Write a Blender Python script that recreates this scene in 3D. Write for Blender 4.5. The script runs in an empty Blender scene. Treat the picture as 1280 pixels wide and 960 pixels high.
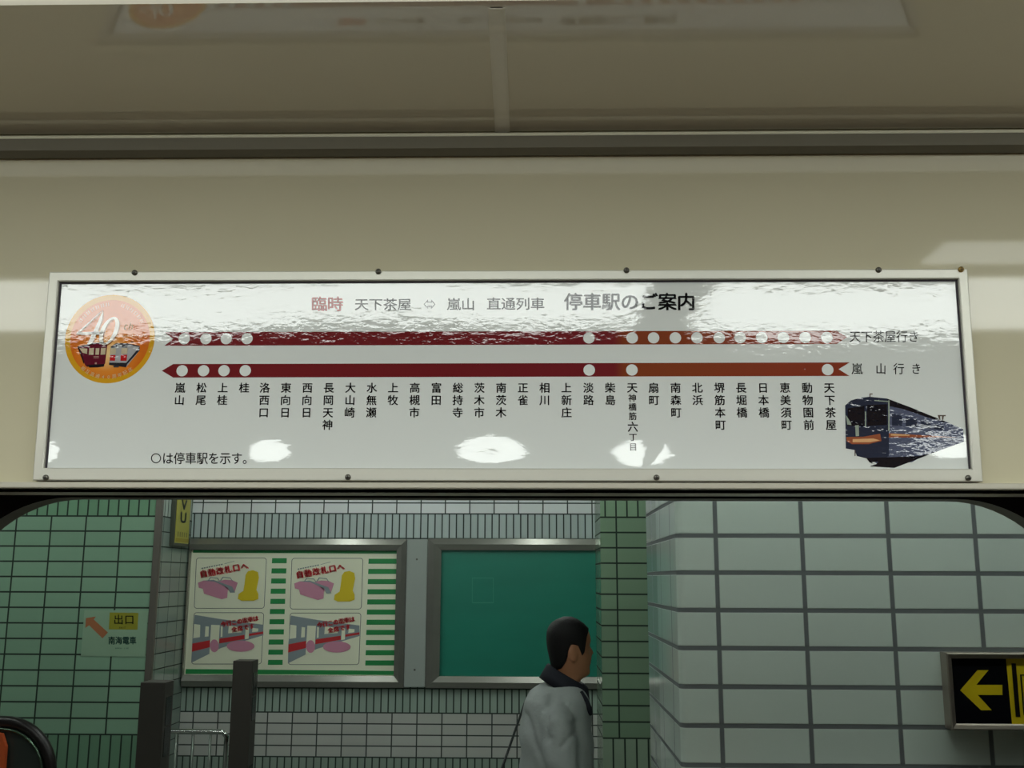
import bpy, bmesh, math, random
from mathutils import Vector, Matrix
random.seed(4)
scene = bpy.context.scene
C = scene.collection

# ------------------------------------------------------------------ camera
FPX, PITCH, YAW, ROLL = 1291.08, 0.186134, -0.0233741, 0.0036410
CAM = Vector((0.0, -1.25, 1.75))
_f = Vector((math.sin(YAW) * math.cos(PITCH), math.cos(YAW) * math.cos(PITCH), math.sin(PITCH)))
_r0 = Vector((math.cos(YAW), -math.sin(YAW), 0.0))
_u0 = _r0.cross(_f)
_r = _r0 * math.cos(ROLL) + _u0 * math.sin(ROLL)
_u = _u0 * math.cos(ROLL) - _r0 * math.sin(ROLL)
cd = bpy.data.cameras.new('camera')
cam = bpy.data.objects.new('camera', cd)
C.objects.link(cam)
cd.sensor_fit = 'HORIZONTAL'
cd.sensor_width = 36.0
cd.lens = FPX / 1280.0 * 36.0
cd.clip_start = 0.02
m3 = Matrix((_r, _u, -_f)).transposed()
cam.matrix_world = Matrix.Translation(CAM) @ m3.to_4x4()
scene.camera = cam

# ------------------------------------------------------------------ exposure and world
vs = scene.view_settings
vs.view_transform = 'Standard'
vs.look = 'None'
vs.exposure = 0.0
vs.gamma = 1.0
vs.use_curve_mapping = False
w = bpy.data.worlds.new('world')
scene.world = w
w.use_nodes = True
w.node_tree.nodes['Background'].inputs[0].default_value = (0.5, 0.6, 0.55, 1)
w.node_tree.nodes['Background'].inputs[1].default_value = 0.02

# light levels (the lamps themselves are built further down)
TRAIN_LAMP = 9.0          # diffusers over the aisle
COVE_LAMP = 1.02           # luminous strip behind the cove panel
STATION_LAMP = 29.0        # fluorescent tubes of the station
TRAIN_TINT = (0.95, 1.0, 0.96)
STATION_TINT = (0.93, 1.0, 0.95)


# ------------------------------------------------------------------ measuring helpers
def ray(px, py):
    return _r * ((px - 640) / FPX) - _u * ((py - 480) / FPX) + _f


def hit(px, py, n, d):
    v = ray(px, py)
    n = Vector(n)
    return CAM + v * ((d - n.dot(CAM)) / n.dot(v))


def PY(px, py, Y):
    return hit(px, py, (0, 1, 0), Y)


def PX(px, py, X):
    return hit(px, py, (1, 0, 0), X)


# ------------------------------------------------------------------ materials
def lin(c):
    return tuple((x / 255 / 12.92 if x / 255 <= 0.04045 else ((x / 255 + 0.055) / 1.055) ** 2.4) for x in c)


def nd(nt, kind, **kw):
    n = nt.nodes.new(kind)
    for k, v in kw.items():
        setattr(n, k, v)
    return n


def math_node(nt, op, a, b=None, c=None):
    n = nt.nodes.new('ShaderNodeMath')
    n.operation = op
    for i, v in enumerate((a, b, c)):
        if v is None:
            continue
        if isinstance(v, (int, float)):
            n.inputs[i].default_value = v
        else:
            nt.links.new(v, n.inputs[i])
    return n.outputs[0]


MATS = {}


def mat(name, col, rough=0.5, metal=0.0, spec=0.5, coat=0.0, vary=0.0, vscale=8.0, stretch=(1, 1, 1), bump=0.0, bscale=60.0, coat_rough=0.03):
    if name in MATS:
        return MATS[name]
    m = bpy.data.materials.new(name)
    m.use_nodes = True
    nt = m.node_tree
    b = nt.nodes['Principled BSDF']
    L = lin(col)
    b.inputs['Base Color'].default_value = (*L, 1)
    b.inputs['Roughness'].default_value = rough
    b.inputs['Metallic'].default_value = metal
    b.inputs['Specular IOR Level'].default_value = spec
    b.inputs['Coat Weight'].default_value = coat
    b.inputs['Coat Roughness'].default_value = coat_rough
    if vary or bump:
        tc = nd(nt, 'ShaderNodeTexCoord')
        mp = nd(nt, 'ShaderNodeMapping')
        mp.inputs['Scale'].default_value = stretch
        nt.links.new(tc.outputs['Object'], mp.inputs['Vector'])
    if vary:
        no = nd(nt, 'ShaderNodeTexNoise')
        no.inputs['Scale'].default_value = vscale
        no.inputs['Detail'].default_value = 4
        nt.links.new(mp.outputs[0], no.inputs['Vector'])
        mx = nd(nt, 'ShaderNodeMix', data_type='RGBA')
        nt.links.new(no.outputs['Fac'], mx.inputs['Factor'])
        mx.inputs['A'].default_value = (*[x * (1 - vary) for x in L], 1)
        mx.inputs['B'].default_value = (*[min(1, x * (1 + vary)) for x in L], 1)
        nt.links.new(mx.outputs['Result'], b.inputs['Base Color'])
    if bump:
        n2 = nd(nt, 'ShaderNodeTexNoise')
        n2.inputs['Scale'].default_value = bscale
        nt.links.new(mp.outputs[0], n2.inputs['Vector'])
        bp = nd(nt, 'ShaderNodeBump')
        bp.inputs['Distance'].default_value = bump
        nt.links.new(n2.outputs['Fac'], bp.inputs['Height'])
        nt.links.new(bp.outputs[0], b.inputs['Normal'])
    MATS[name] = m
    return m


def emit(name, tint, strength):
    m = bpy.data.materials.new(name)
    m.use_nodes = True
    b = m.node_tree.nodes['Principled BSDF']
    b.inputs['Base Color'].default_value = (0.8, 0.8, 0.8, 1)
    b.inputs['Emission Color'].default_value = (*tint, 1)
    b.inputs['Emission Strength'].default_value = strength
    return m


def tiles(name, col, grout, mw, mh, u0, v0, gap, vary=0.05, rough=0.18):
    """Glazed tiles in a straight grid; UV is in metres."""
    m = bpy.data.materials.new(name)
    m.use_nodes = True
    nt = m.node_tree
    b = nt.nodes['Principled BSDF']
    uv = nd(nt, 'ShaderNodeUVMap')
    sp = nd(nt, 'ShaderNodeSeparateXYZ')
    nt.links.new(uv.outputs[0], sp.inputs[0])
    masks, cells = [], []
    for k, (o, s) in enumerate(((u0, mw), (v0, mh))):
        t = math_node(nt, 'DIVIDE', math_node(nt, 'SUBTRACT', sp.outputs[k], o), s)
        cells.append(math_node(nt, 'FLOOR', t))
        fr = math_node(nt, 'FRACT', t)
        e = math_node(nt, 'MULTIPLY', math_node(nt, 'SUBTRACT', 0.5, math_node(nt, 'ABSOLUTE', math_node(nt, 'SUBTRACT', fr, 0.5))), s)
        masks.append(e)                                    # distance to nearest joint
    d = math_node(nt, 'MINIMUM', masks[0], masks[1])
    rmp = nd(nt, 'ShaderNodeMapRange')
    rmp.inputs['From Min'].default_value = gap * 0.42
    rmp.inputs['From Max'].default_value = gap * 0.62
    nt.links.new(d, rmp.inputs['Value'])
    cx = nd(nt, 'ShaderNodeCombineXYZ')
    nt.links.new(cells[0], cx.inputs[0])
    nt.links.new(cells[1], cx.inputs[1])
    wn = nd(nt, 'ShaderNodeTexWhiteNoise', noise_dimensions='2D')
    nt.links.new(cx.outputs[0], wn.inputs['Vector'])
    L, G = lin(col), lin(grout)
    mv = nd(nt, 'ShaderNodeMix', data_type='RGBA')
    nt.links.new(wn.outputs['Value'], mv.inputs['Factor'])
    mv.inputs['A'].default_value = (*[x * (1 - vary) for x in L], 1)
    mv.inputs['B'].default_value = (*[x * (1 + vary) for x in L], 1)
    mx = nd(nt, 'ShaderNodeMix', data_type='RGBA')
    nt.links.new(rmp.outputs[0], mx.inputs['Factor'])
    mx.inputs['A'].default_value = (*G, 1)
    nt.links.new(mv.outputs['Result'], mx.inputs['B'])
    nt.links.new(mx.outputs['Result'], b.inputs['Base Color'])
    ro = nd(nt, 'ShaderNodeMapRange')
    ro.inputs['To Min'].default_value = 0.8
    ro.inputs['To Max'].default_value = rough
    nt.links.new(rmp.outputs[0], ro.inputs['Value'])
    nt.links.new(ro.outputs[0], b.inputs['Roughness'])
    no = nd(nt, 'ShaderNodeTexNoise')
    no.inputs['Scale'].default_value = 14
    nt.links.new(uv.outputs[0], no.inputs['Vector'])
    h = math_node(nt, 'ADD', math_node(nt, 'MULTIPLY', rmp.outputs[0], 0.0012), math_node(nt, 'MULTIPLY', no.outputs['Fac'], 0.0008))
    bp = nd(nt, 'ShaderNodeBump')
    bp.inputs['Distance'].default_value = 1.0
    bp.inputs['Strength'].default_value = 0.6
    nt.links.new(h, bp.inputs['Height'])
    nt.links.new(bp.outputs[0], b.inputs['Normal'])
    return m


# the laminated print of the route sign: glossy, finely rippled film that bulges at its lower edge
BULGES = []               # (u, v, amplitude, sigma u, sigma v) in sign-local metres; filled below


def laminate(name, col, fine=1.0, rough=0.035, cols=None):
    if name in MATS:
        return MATS[name]
    m = bpy.data.materials.new(name)
    m.use_nodes = True
    nt = m.node_tree
    b = nt.nodes['Principled BSDF']
    b.inputs['Base Color'].default_value = (*lin(col), 1)
    b.inputs['Roughness'].default_value = rough
    b.inputs['Specular IOR Level'].default_value = 0.66   # polyester film
    tc = nd(nt, 'ShaderNodeTexCoord')
    sp = nd(nt, 'ShaderNodeSeparateXYZ')
    nt.links.new(tc.outputs['Object'], sp.inputs[0])
    if cols:                                               # colour printed as steps along u: [(u, rgb), ...]
        cr = nd(nt, 'ShaderNodeValToRGB')
        mr = nd(nt, 'ShaderNodeMapRange')
        mr.inputs['From Min'].default_value = cols[0][0]
        mr.inputs['From Max'].default_value = cols[-1][0]
        nt.links.new(sp.outputs[0], mr.inputs['Value'])
        nt.links.new(mr.outputs[0], cr.inputs['Fac'])
        span = cols[-1][0] - cols[0][0]
        while len(cr.color_ramp.elements) < len(cols):
            cr.color_ramp.elements.new(0.5)
        for e, (u, c) in zip(cr.color_ramp.elements, cols):
            e.position = (u - cols[0][0]) / span
        for e, (u, c) in zip(cr.color_ramp.elements, cols):
            e.color = (*lin(c), 1)
        nt.links.new(cr.outputs['Color'], b.inputs['Base Color'])
    h = None
    for scale, stretch, amp, det in ((230, (0.5, 1, 1), 8.5e-5 * fine, 2), (85, (0.45, 1, 1), 1.2e-4 * fine, 1), (5.0, (1, 1, 0.7), 3.2e-3, 0)):
        mp = nd(nt, 'ShaderNodeMapping')
        mp.inputs['Scale'].default_value = stretch
        nt.links.new(tc.outputs['Object'], mp.inputs['Vector'])
        no = nd(nt, 'ShaderNodeTexNoise')
        no.inputs['Scale'].default_value = scale
        no.inputs['Detail'].default_value = det
        nt.links.new(mp.outputs[0], no.inputs['Vector'])
        t = math_node(nt, 'MULTIPLY', no.outputs['Fac'], amp)
        h = t if h is None else math_node(nt, 'ADD', h, t)
    for (u, v, a, su, sv) in BULGES:
        du = math_node(nt, 'DIVIDE', math_node(nt, 'SUBTRACT', sp.outputs[0], u), su)
        dv = math_node(nt, 'DIVIDE', math_node(nt, 'SUBTRACT', sp.outputs[2], v), sv)
        r2 = math_node(nt, 'ADD', math_node(nt, 'MULTIPLY', du, du), math_node(nt, 'MULTIPLY', dv, dv))
        g = math_node(nt, 'MULTIPLY', math_node(nt, 'EXPONENT', math_node(nt, 'MULTIPLY', r2, -0.5)), a)
        h = math_node(nt, 'ADD', h, g)
    bp = nd(nt, 'ShaderNodeBump')
    bp.inputs['Distance'].default_value = 1.0
    nt.links.new(h, bp.inputs['Height'])
    nt.links.new(bp.outputs[0], b.inputs['Normal'])
    MATS[name] = m
    return m


# ------------------------------------------------------------------ mesh helpers
LOC0 = Vector((0, 0, 0))


class MB:
    """Collects shapes (world or local coordinates) and links them as one mesh object."""

    def __init__(self):
        self.bm = bmesh.new()
        self.uv = self.bm.loops.layers.uv.new('UVMap')

    def face(self, pts, mi=0, uvs=None):
        vs_ = [self.bm.verts.new(p) for p in pts]
        f = self.bm.faces.new(vs_)
        f.material_index = mi
        if uvs:
            for l, t in zip(f.loops, uvs):
                l[self.uv].uv = t
        return f

    def _uvbox(self, f):
        f.normal_update()
        n = f.normal
        for l in f.loops:
            c = l.vert.co
            l[self.uv].uv = (c.x, c.z) if abs(n.y) >= max(abs(n.x), abs(n.z)) else ((c.y, c.z) if abs(n.x) >= abs(n.z) else (c.x, c.y))

    def box(self, a, b, mi=0, bevel=0.0, seg=2):
        x0, y0, z0 = (min(a[i], b[i]) for i in range(3))
        x1, y1, z1 = (max(a[i], b[i]) for i in range(3))
        v = [self.bm.verts.new(p) for p in ((x0, y0, z0), (x1, y0, z0), (x1, y1, z0), (x0, y1, z0), (x0, y0, z1), (x1, y0, z1), (x1, y1, z1), (x0, y1, z1))]
        fs = []
        for q in ((0, 3, 2, 1), (4, 5, 6, 7), (0, 1, 5, 4), (1, 2, 6, 5), (2, 3, 7, 6), (3, 0, 4, 7)):
            f = self.bm.faces.new([v[i] for i in q])
            f.material_index = mi
            self._uvbox(f)
            fs.append(f)
        if bevel:
            es = list({e for f in fs for e in f.edges})
            bmesh.ops.bevel(self.bm, geom=es, offset=bevel, segments=seg, profile=0.5, affect='EDGES')
        return self

    def prism(self, pts, d, mi=0):
        """pts: outline in 3-D, extruded by vector d."""
        d = Vector(d)
        a = [self.bm.verts.new(p) for p in pts]
        b = [self.bm.verts.new(Vector(p) + d) for p in pts]
        n = len(pts)
        fs = [self.bm.faces.new(a), self.bm.faces.new(b[::-1])]
        for i in range(n):
            fs.append(self.bm.faces.new((a[(i + 1) % n], a[i], b[i], b[(i + 1) % n])))
        for f in fs:
            f.material_index = mi
            self._uvbox(f)
        return self

    def tube(self, pts, r, seg=12, mi=0, cap=True):
        pts = [Vector(p) for p in pts]
        rs = r if isinstance(r, (list, tuple)) else [r] * len(pts)
        rings = []
        up = None
        for i, p in enumerate(pts):
            t = (pts[min(i + 1, len(pts) - 1)] - pts[max(i - 1, 0)]).normalized()
            if up is None:
                up = t.orthogonal().normalized()
            up = (up - t * up.dot(t)).normalized()
            s = t.cross(up)
            rings.append([self.bm.verts.new(p + (up * math.cos(2 * math.pi * k / seg) + s * math.sin(2 * math.pi * k / seg)) * rs[i]) for k in range(seg)])
        for a, b in zip(rings, rings[1:]):
            for k in range(seg):
                f = self.bm.faces.new((a[k], a[(k + 1) % seg], b[(k + 1) % seg], b[k]))
                f.smooth = True
                f.material_index = mi
        if cap:
            self.bm.faces.new(rings[0][::-1]).material_index = mi
            self.bm.faces.new(rings[-1]).material_index = mi
        return self

    def ellipsoid(self, c, r, rot=None, seg=16, rings=10, mi=0):
        M = Matrix.Translation(Vector(c)) @ (rot.to_4x4() if rot else Matrix.Identity(4)) @ Matrix.Diagonal((*r, 1))
        res = bmesh.ops.create_uvsphere(self.bm, u_segments=seg, v_segments=rings, radius=1, matrix=M)
        for f in {f for v in res['verts'] for f in v.link_faces}:
            f.smooth = True
            f.material_index = mi
        return self

    def build(self, name, mats, parent=None, loc=None, smooth=False, front=False):
        """World coordinates when loc / parent is unrotated: vertices are stored relative to the parent's place."""
        bmesh.ops.recalc_face_normals(self.bm, faces=self.bm.faces[:])
        flat = len({round(v.co.y, 5) for v in self.bm.verts}) == 1
        if loc is LOC0 or front:                          # flat prints face the viewer's side
            for f in self.bm.faces:
                if all(len(e.link_faces) == 1 for e in f.edges) or flat:
                    f.normal_update()
                    if f.normal.y > 0:
                        f.normal_flip()
        off = Vector(loc) if loc is not None else (world_loc(parent) if parent is not None else Vector((0, 0, 0)))
        if off.length:
            bmesh.ops.translate(self.bm, verts=self.bm.verts[:], vec=-off)
        me = bpy.data.meshes.new(name)
        self.bm.to_mesh(me)
        self.bm.free()
        for m in (mats if isinstance(mats, (list, tuple)) else [mats]):
            me.materials.append(m)
        if smooth:
            for p in me.polygons:
                p.use_smooth = True
        o = bpy.data.objects.new(name, me)
        C.objects.link(o)
        if parent is not None:
            o.parent = parent
        elif loc is not None:
            o.location = loc
        return o


def world_loc(o):
    v = Vector((0, 0, 0))
    while o is not None:
        v += o.location
        o = o.parent
    return v


def tag(o, label=None, cat=None, group=None, kind=None):
    for k, v in (('label', label), ('category', cat), ('group', group), ('kind', kind)):
        if v:
            o[k] = v
    return o


def empty(name, loc, label, cat, group=None):
    o = bpy.data.objects.new(name, None)
    o.empty_display_size = 0.1
    C.objects.link(o)
    o.location = loc
    return tag(o, label, cat, group)


def struct(o, label=None, cat=None):
    return tag(o, label, cat, None, 'structure')


def evaluated_mesh(o):
    dg = bpy.context.evaluated_depsgraph_get()
    return bpy.data.meshes.new_from_object(o.evaluated_get(dg))


_glyphs = {}


def glyph(ch):
    """Outline faces of one character in em units (list of polygons of 2-D points)."""
    k = ch
    if k not in _glyphs:
        c = bpy.data.curves.new('t', 'FONT')
        c.body = ch
        c.size = 1
        c.resolution_u = 3
        o = bpy.data.objects.new('t', c)
        C.objects.link(o)
        me = evaluated_mesh(o)
        vs_ = [v.co.copy() for v in me.vertices]
        _glyphs[k] = [[(vs_[i].x, vs_[i].y) for i in p.vertices] for p in me.polygons]
        bpy.data.objects.remove(o)
        bpy.data.meshes.remove(me)
        bpy.data.curves.remove(c)
    return _glyphs[k]


def put_glyph(mb, ch, place, size, bold=0.0, sx=1.0, mi=0):
    """place(a, b) maps offsets from the character cell's centre (right, up) to 3-D."""
    g = glyph(ch)
    if not g:
        return
    wide = ord(ch) > 0x2000
    xs = [p[0] for f in g for p in f]
    cx = 0.5 if wide else (min(xs) + max(xs)) / 2
    cy = 0.37 if wide else 0.34
    shifts = ((0, 0),) if bold <= 0 else ((-bold, -bold * 0.5), (bold, -bold * 0.5), (0, bold))
    for sx_, sy_ in shifts:                                # heavier strokes: the outline laid down slightly shifted
        for f in g:
            mb.face([place((x + sx_ - cx) * size * sx, (y + sy_ - cy) * size) for x, y in f], mi)


def text_px(mb, s, x0, x1, y0, y1, to3, bold=0.0, mi=0, cell=None):
    """A horizontal line of full-width characters filling pixel box x0..x1, y0..y1; to3 maps pixels to 3-D."""
    n = len(s)
    pitch = (x1 - x0) / n
    for i, ch in enumerate(s):
        if ch == ' ':
            continue
        cx = x0 + pitch * (i + 0.5)
        cy = (y0 + y1) / 2
        sz = (y1 - y0) * 1.06
        put_glyph(mb, ch, lambda a, b, cx=cx, cy=cy: to3(cx + a, cy - b), sz, bold, sx=min(1.15, pitch / sz * 1.02), mi=mi)


# ------------------------------------------------------------------ surfaces
cream = mat('cream_melamine', (198, 192, 164), rough=0.05, spec=0.42, vary=0.03, vscale=3)
cove_mat = mat('cove_melamine', (210, 203, 182), rough=0.06, vary=0.02, vscale=2, spec=0.9, coat=0.9)
ceil_mat = mat('ceiling_white', (132, 130, 120), rough=0.5)
alu = mat('satin_aluminium', (205, 204, 192), rough=0.38, metal=0.35, vary=0.05, vscale=30, stretch=(0.15, 1, 1))
alu_dark = mat('dark_anodised_aluminium', (112, 108, 92), rough=0.5, metal=0.2, spec=0.3)
rail_highlight_mat = mat('rail_highlight_pale', (232, 230, 205), rough=0.5, metal=0.0)  # pale colour painted in for the highlight along the rail
black_rubber = mat('black_rubber', (9, 9, 11), rough=0.6, spec=0.2)
lip_mat = mat('door_lip_grey', (84, 78, 62), rough=0.5)
steel = mat('brushed_steel', (150, 150, 142), rough=0.27, metal=0.62, vary=0.08, vscale=14, stretch=(0.2, 1, 1))
chrome = mat('chrome', (205, 210, 205), rough=0.12, metal=1.0)
screw_mat = mat('screw_steel', (112, 110, 102), rough=0.3, metal=0.9)
brass = mat('tarnished_brass', (168, 140, 80), rough=0.35, metal=0.8)
slot_mat = mat('screw_slot', (15, 15, 15), rough=0.7)
dark_brown = mat('dark_brown_paint', (62, 58, 52), rough=0.55, vary=0.05)
dark_win = mat('black_sensor_window', (10, 11, 16), rough=0.2)
concrete = mat('platform_floor', (120, 124, 118), rough=0.5, vary=0.08, vscale=3)
st_ceil = mat('station_ceiling_paint', (150, 156, 150), rough=0.8)
lino = mat('train_floor_lino', (84, 76, 66), rough=0.5, vary=0.05, vscale=6)
dark_glass = mat('dark_window_glass', (14, 16, 16), rough=0.05)
steel_dark = mat('steel_corner_strip', (108, 104, 96), rough=0.45, metal=0.4, vary=0.05, vscale=10)
plate_grey = mat('grey_painted_plate', (160, 168, 162), rough=0.5, vary=0.03)

# ------------------------------------------------------------------ TRAIN: room shell
TILT = math.radians(1.0)
Z0 = 1.8556
wall_n = Vector((0, math.cos(TILT), math.sin(TILT)))
wall_d = wall_n.z * Z0


def wl(u, n, v):
    """wall-panel coordinates (along, out of the wall (+ is into the wall), up) to world"""
    return Vector((u, n * math.cos(TILT) - v * math.sin(TILT), Z0 + n * math.sin(TILT) + v * math.cos(TILT)))


XE = 4.5                                                  # half length of the piece of carriage built
top_v = 0.56
# wall panel over the doorway and beside it
mb = MB()
mb.prism([wl(-XE, 0, 0), wl(XE, 0, 0), wl(XE, 0, top_v), wl(-XE, 0, top_v)], (0, 0.05, 0))
for s in (-1, 1):
    x0, x1 = sorted((s * XE, s * 0.86))
    mb.box((x0, 0.0, 0.0), (x1, 0.10, Z0 - 0.001))
struct(mb.build('wall_front', cream), 'glossy cream carriage wall panel above the open doorway', 'wall')
# metal header strip under the panel
zt = PY(640, 603, -0.012).z
mb = MB().box((-XE, -0.012, Z0 - 0.0), (XE, 0.10, zt), bevel=0.0015)
struct(mb.build('trim_1', mat('header_aluminium', (186, 182, 166), rough=0.4, metal=0.25, vary=0.05, vscale=20, stretch=(0.1, 1, 1))), 'pale metal strip running under the route sign at the doorway head', 'trim')
# outer door frame with rounded upper corners
YF0, YF1 = 0.13, 0.168
ztop = PY(640, 622.8, YF0).z
xl = PY(88, 625, YF0).x
xr = PY(1195, 625, YF0).x
R_ = 0.165
arc = []
L_, R2 = xl - R_, xr + R_
for k in range(17):
    a = math.pi / 2 * k / 16
    arc.append((L_ + R_ - R_ * math.cos(a), ztop - R_ + R_ * math.sin(a)))
for k in range(17):
    a = math.pi / 2 * (1 - k / 16)
    arc.append((R2 - R_ + R_ * math.cos(a), ztop - R_ + R_ * math.sin(a)))
outline = [(L_, 0.0)] + arc + [(R2, 0.0)]
mb = MB()
outer = [(-XE, 0), (-XE, 2.3), (XE, 2.3), (XE, 0)]
# the frame face as strips between the opening and the outer rectangle
for y, mi in ((YF0, 0), (YF1, 0)):
    for (a, b) in zip(outline, outline[1:]):
        if abs(a[0] - b[0]) < 1e-6 and a[0] < 0:
            mb.face([(a[0], y, a[1]), (b[0], y, b[1]), (-XE, y, b[1]), (-XE, y, a[1])], mi)
        elif abs(a[0] - b[0]) < 1e-6:
            mb.face([(a[0], y, a[1]), (b[0], y, b[1]), (XE, y, b[1]), (XE, y, a[1])], mi)
        else:
            mb.face([(a[0], y, a[1]), (b[0], y, b[1]), (b[0], y, 2.3), (a[0], y, 2.3)], mi)
    zc = ztop - R_
    mb.face([(-XE, y, zc), (L_, y, zc), (L_, y, 2.3), (-XE, y, 2.3)], mi)
    mb.face([(XE, y, zc), (R2, y, zc), (R2, y, 2.3), (XE, y, 2.3)], mi)
for (a, b) in zip(outline, outline[1:]):
    mb.face([(a[0], YF0, a[1]), (b[0], YF0, b[1]), (b[0], YF1, b[1]), (a[0], YF1, a[1])], 1)
struct(mb.build('door_1', [black_rubber, lip_mat]), 'black outer door frame with large rounded upper corners', 'door frame')

# rail between wall panel and cove
ya, yb = wl(0, 0, 0.42).y, wl(0, 0, 0.46).y
z_lo, z_hi = PY(640, 196.5, ya).z, PY(640, 166.5, ya).z
root_y = ya
mb = MB()
mb.prism([(-XE, ya + 0.01, z_lo + 0.003), (-XE, ya - 0.006, z_lo), (-XE, ya - 0.016, z_lo + 0.006), (-XE, ya - 0.018, z_hi - 0.012), (-XE, ya - 0.012, z_hi - 0.008), (-XE, ya + 0.01, z_hi - 0.004)], (2 * XE, 0, 0))
rail = struct(mb.build('trim_2', alu_dark), 'dark metal rail along the top of the cream wall panel', 'trim')
mb = MB().tube([(-XE, ya - 0.014, z_hi - 0.009), (XE, ya - 0.014, z_hi - 0.009)], 0.0030, 8)  # thin pale tube, coloured to stand for the rail's highlight line
mb.build('rail_highlight', rail_highlight_mat, rail)
# glossy cove panels, two of them, with a cover strip over their joint
COVE = math.radians(12.0)
cy0, cz0 = ya - 0.004, z_hi + 0.001
cprof = []
for k in range(25):
    s = 0.2285 * k / 24
    ang = COVE + math.radians(2.0) * math.exp(-s / 0.03)
    if k == 0:
        cprof.append((cy0, cz0))
    else:
        ds = 0.2285 / 24
        cprof.append((cprof[-1][0] - ds * math.cos(ang), cprof[-1][1] + ds * math.sin(ang)))
c_end = cprof[-1]
xs0 = hit(624, 80, (0, math.sin(COVE), math.cos(COVE)), math.sin(COVE) * cy0 + math.cos(COVE) * cz0).x
mb = MB()
mb.prism([(-XE, y, z) for y, z in cprof] + [(-XE, y, z + 0.012) for y, z in cprof[::-1]], (2 * XE, 0, 0))
struct(mb.build('ceiling', cove_mat, smooth=False), 'glossy dim ceiling cove panel mirroring the route sign', 'ceiling')
mb = MB()
sp_ = cprof[:24]
mb.prism([(xs0 - 0.0095, y, z - 0.0012) for y, z in sp_] + [(xs0 - 0.0095, y, z + 0.004) for y, z in sp_[::-1]], (0.019, 0, 0))
mb.prism([(xs0 - 0.0065, y, z - 0.0022) for y, z in sp_] + [(xs0 - 0.0065, y, z + 0.002) for y, z in sp_[::-1]], (0.013, 0, 0))
struct(mb.build('trim_3', mat('joint_strip', (232, 228, 212), rough=0.4)), 'metal cover strip over the joint of the ceiling cove panels', 'trim')

# carriage ceiling, floor, far side
ZC = 2.42
mb = MB().box((-XE, -2.62, ZC), (XE, c_end[0] - 0.0, ZC + 0.03))
mb.box((-XE, c_end[0], c_end[1] + 0.013), (XE, c_end[0] + 0.01, ZC + 0.03))
struct(mb.build('ceiling_aisle', ceil_mat), 'white carriage ceiling over the aisle', 'ceiling')
struct(MB().box((-XE, -2.62, -0.05), (XE, 0.18, 0.0)).build('floor', lino), 'brown carriage floor', 'floor')
mb = MB()
mb.box((-XE, -2.62, 0), (XE, -2.55, 0.85))
mb.box((-XE, -2.62, 1.75), (XE, -2.55, ZC))
for x in (-3.1, -1.55, 0.0, 1.55, 3.1):
    mb.box((x - 0.12, -2.62, 0.85), (x + 0.12, -2.55, 1.75))
struct(mb.build('wall_back', mat('brown_far_side', (104, 74, 50), rough=0.3, vary=0.1, vscale=5, stretch=(1, 1, 0.2))), 'brown panelled far side of the carriage', 'wall')
for i, x in enumerate((-2.325, -0.775, 0.775, 2.325)):
    struct(MB().box((x - 0.66, -2.60, 0.85), (x + 0.66, -2.59, 1.75)).build('window_%d' % (i + 1), dark_glass), 'dark carriage window on the far side', 'window')

# ------------------------------------------------------------------ TRAIN: lamps
def train_lamp(x0, x1, label):
    t = empty('ceiling_lamp', ((x0 + x1) / 2, -1.30, ZC), label, 'lamp', 'aisle ceiling lamps')
    z = 2.372
    mb = MB().box((x0, -1.57, z + 0.012), (x1, -1.02, ZC - 0.001), bevel=0.004)
    mb.build('housing', alu, t)
    mb = MB().box((x0 + 0.012, -1.555, z), (x1 - 0.012, -1.04, z + 0.011))
    mb.build('diffuser', M_train, t)


M_train = emit('train_diffuser', TRAIN_TINT, TRAIN_LAMP)
M_cove = emit('cove_diffuser', TRAIN_TINT, COVE_LAMP)
train_lamp(-4.2, 0.28, 'long white fluorescent ceiling lamp over the left of the aisle')
train_lamp(0.425, 4.2, 'long white fluorescent ceiling lamp over the right of the aisle')
t = empty('added_streak_lamp', (2.4, -0.84, ZC), 'slim white lamp added on the unseen ceiling for the streaks mirrored in the wall', 'lamp')  # added unseen lamp: gives the bright streaks mirrored at the wall's upper right
MB().box((0.80, -0.93, 2.392), (4.2, -0.77, ZC - 0.001), bevel=0.004).build('housing', alu, t)
M_streak = emit('streak_diffuser', TRAIN_TINT, 4.0)
for y_a, y_b in ((-0.78, -0.865), (-0.895, -0.92)):
    MB().box((0.83, y_a, 2.384), (4.17, y_b, 2.3915)).build('diffuser', M_streak, t)
t = empty('cove_lamp', (0, c_end[0] - 0.04, ZC), 'bright white luminous strip at the very top behind the ceiling cove', 'lamp')
MB().box((-3.1, c_end[0] - 0.002, c_end[1] + 0.006), (3.1, c_end[0] - 0.07, c_end[1] + 0.02)).build('diffuser', M_cove, t)
MB().box((-3.1, c_end[0] - 0.07, c_end[1] + 0.003), (3.1, c_end[0] - 0.09, ZC - 0.001)).build('housing', alu, t)

# ------------------------------------------------------------------ TRAIN: the route sign
sign = empty('route_sign', (0, 0, Z0), 'long white framed route sign with red and brown station bars above the doorway', 'sign')
sign.rotation_euler = (TILT, 0, 0)
PN = -0.006                                               # print face, 6 mm in front of the wall panel


def S(px, py, n=PN):
    """pixel -> (u, n, v) on the sign face, in sign-local metres"""
    p = hit(px, py, wall_n, wall_d + n)
    v = (p.z - Z0 - n * math.sin(TILT)) / math.cos(TILT)
    return Vector((p.x, n, v))


for (px, py, a, sx_, sy_) in ((336, 590, 0.0058, 0.028, 0.023), (615, 588, 0.0062, 0.040, 0.022), (803, 594, 0.0066, 0.036, 0.024), (1185, 584, 0.0068, 0.032, 0.024), (58, 590, 0.0056, 0.018, 0.022)):
    q = S(px, py)
    BULGES.append((q.x, q.z, a, sx_, sy_))

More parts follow.
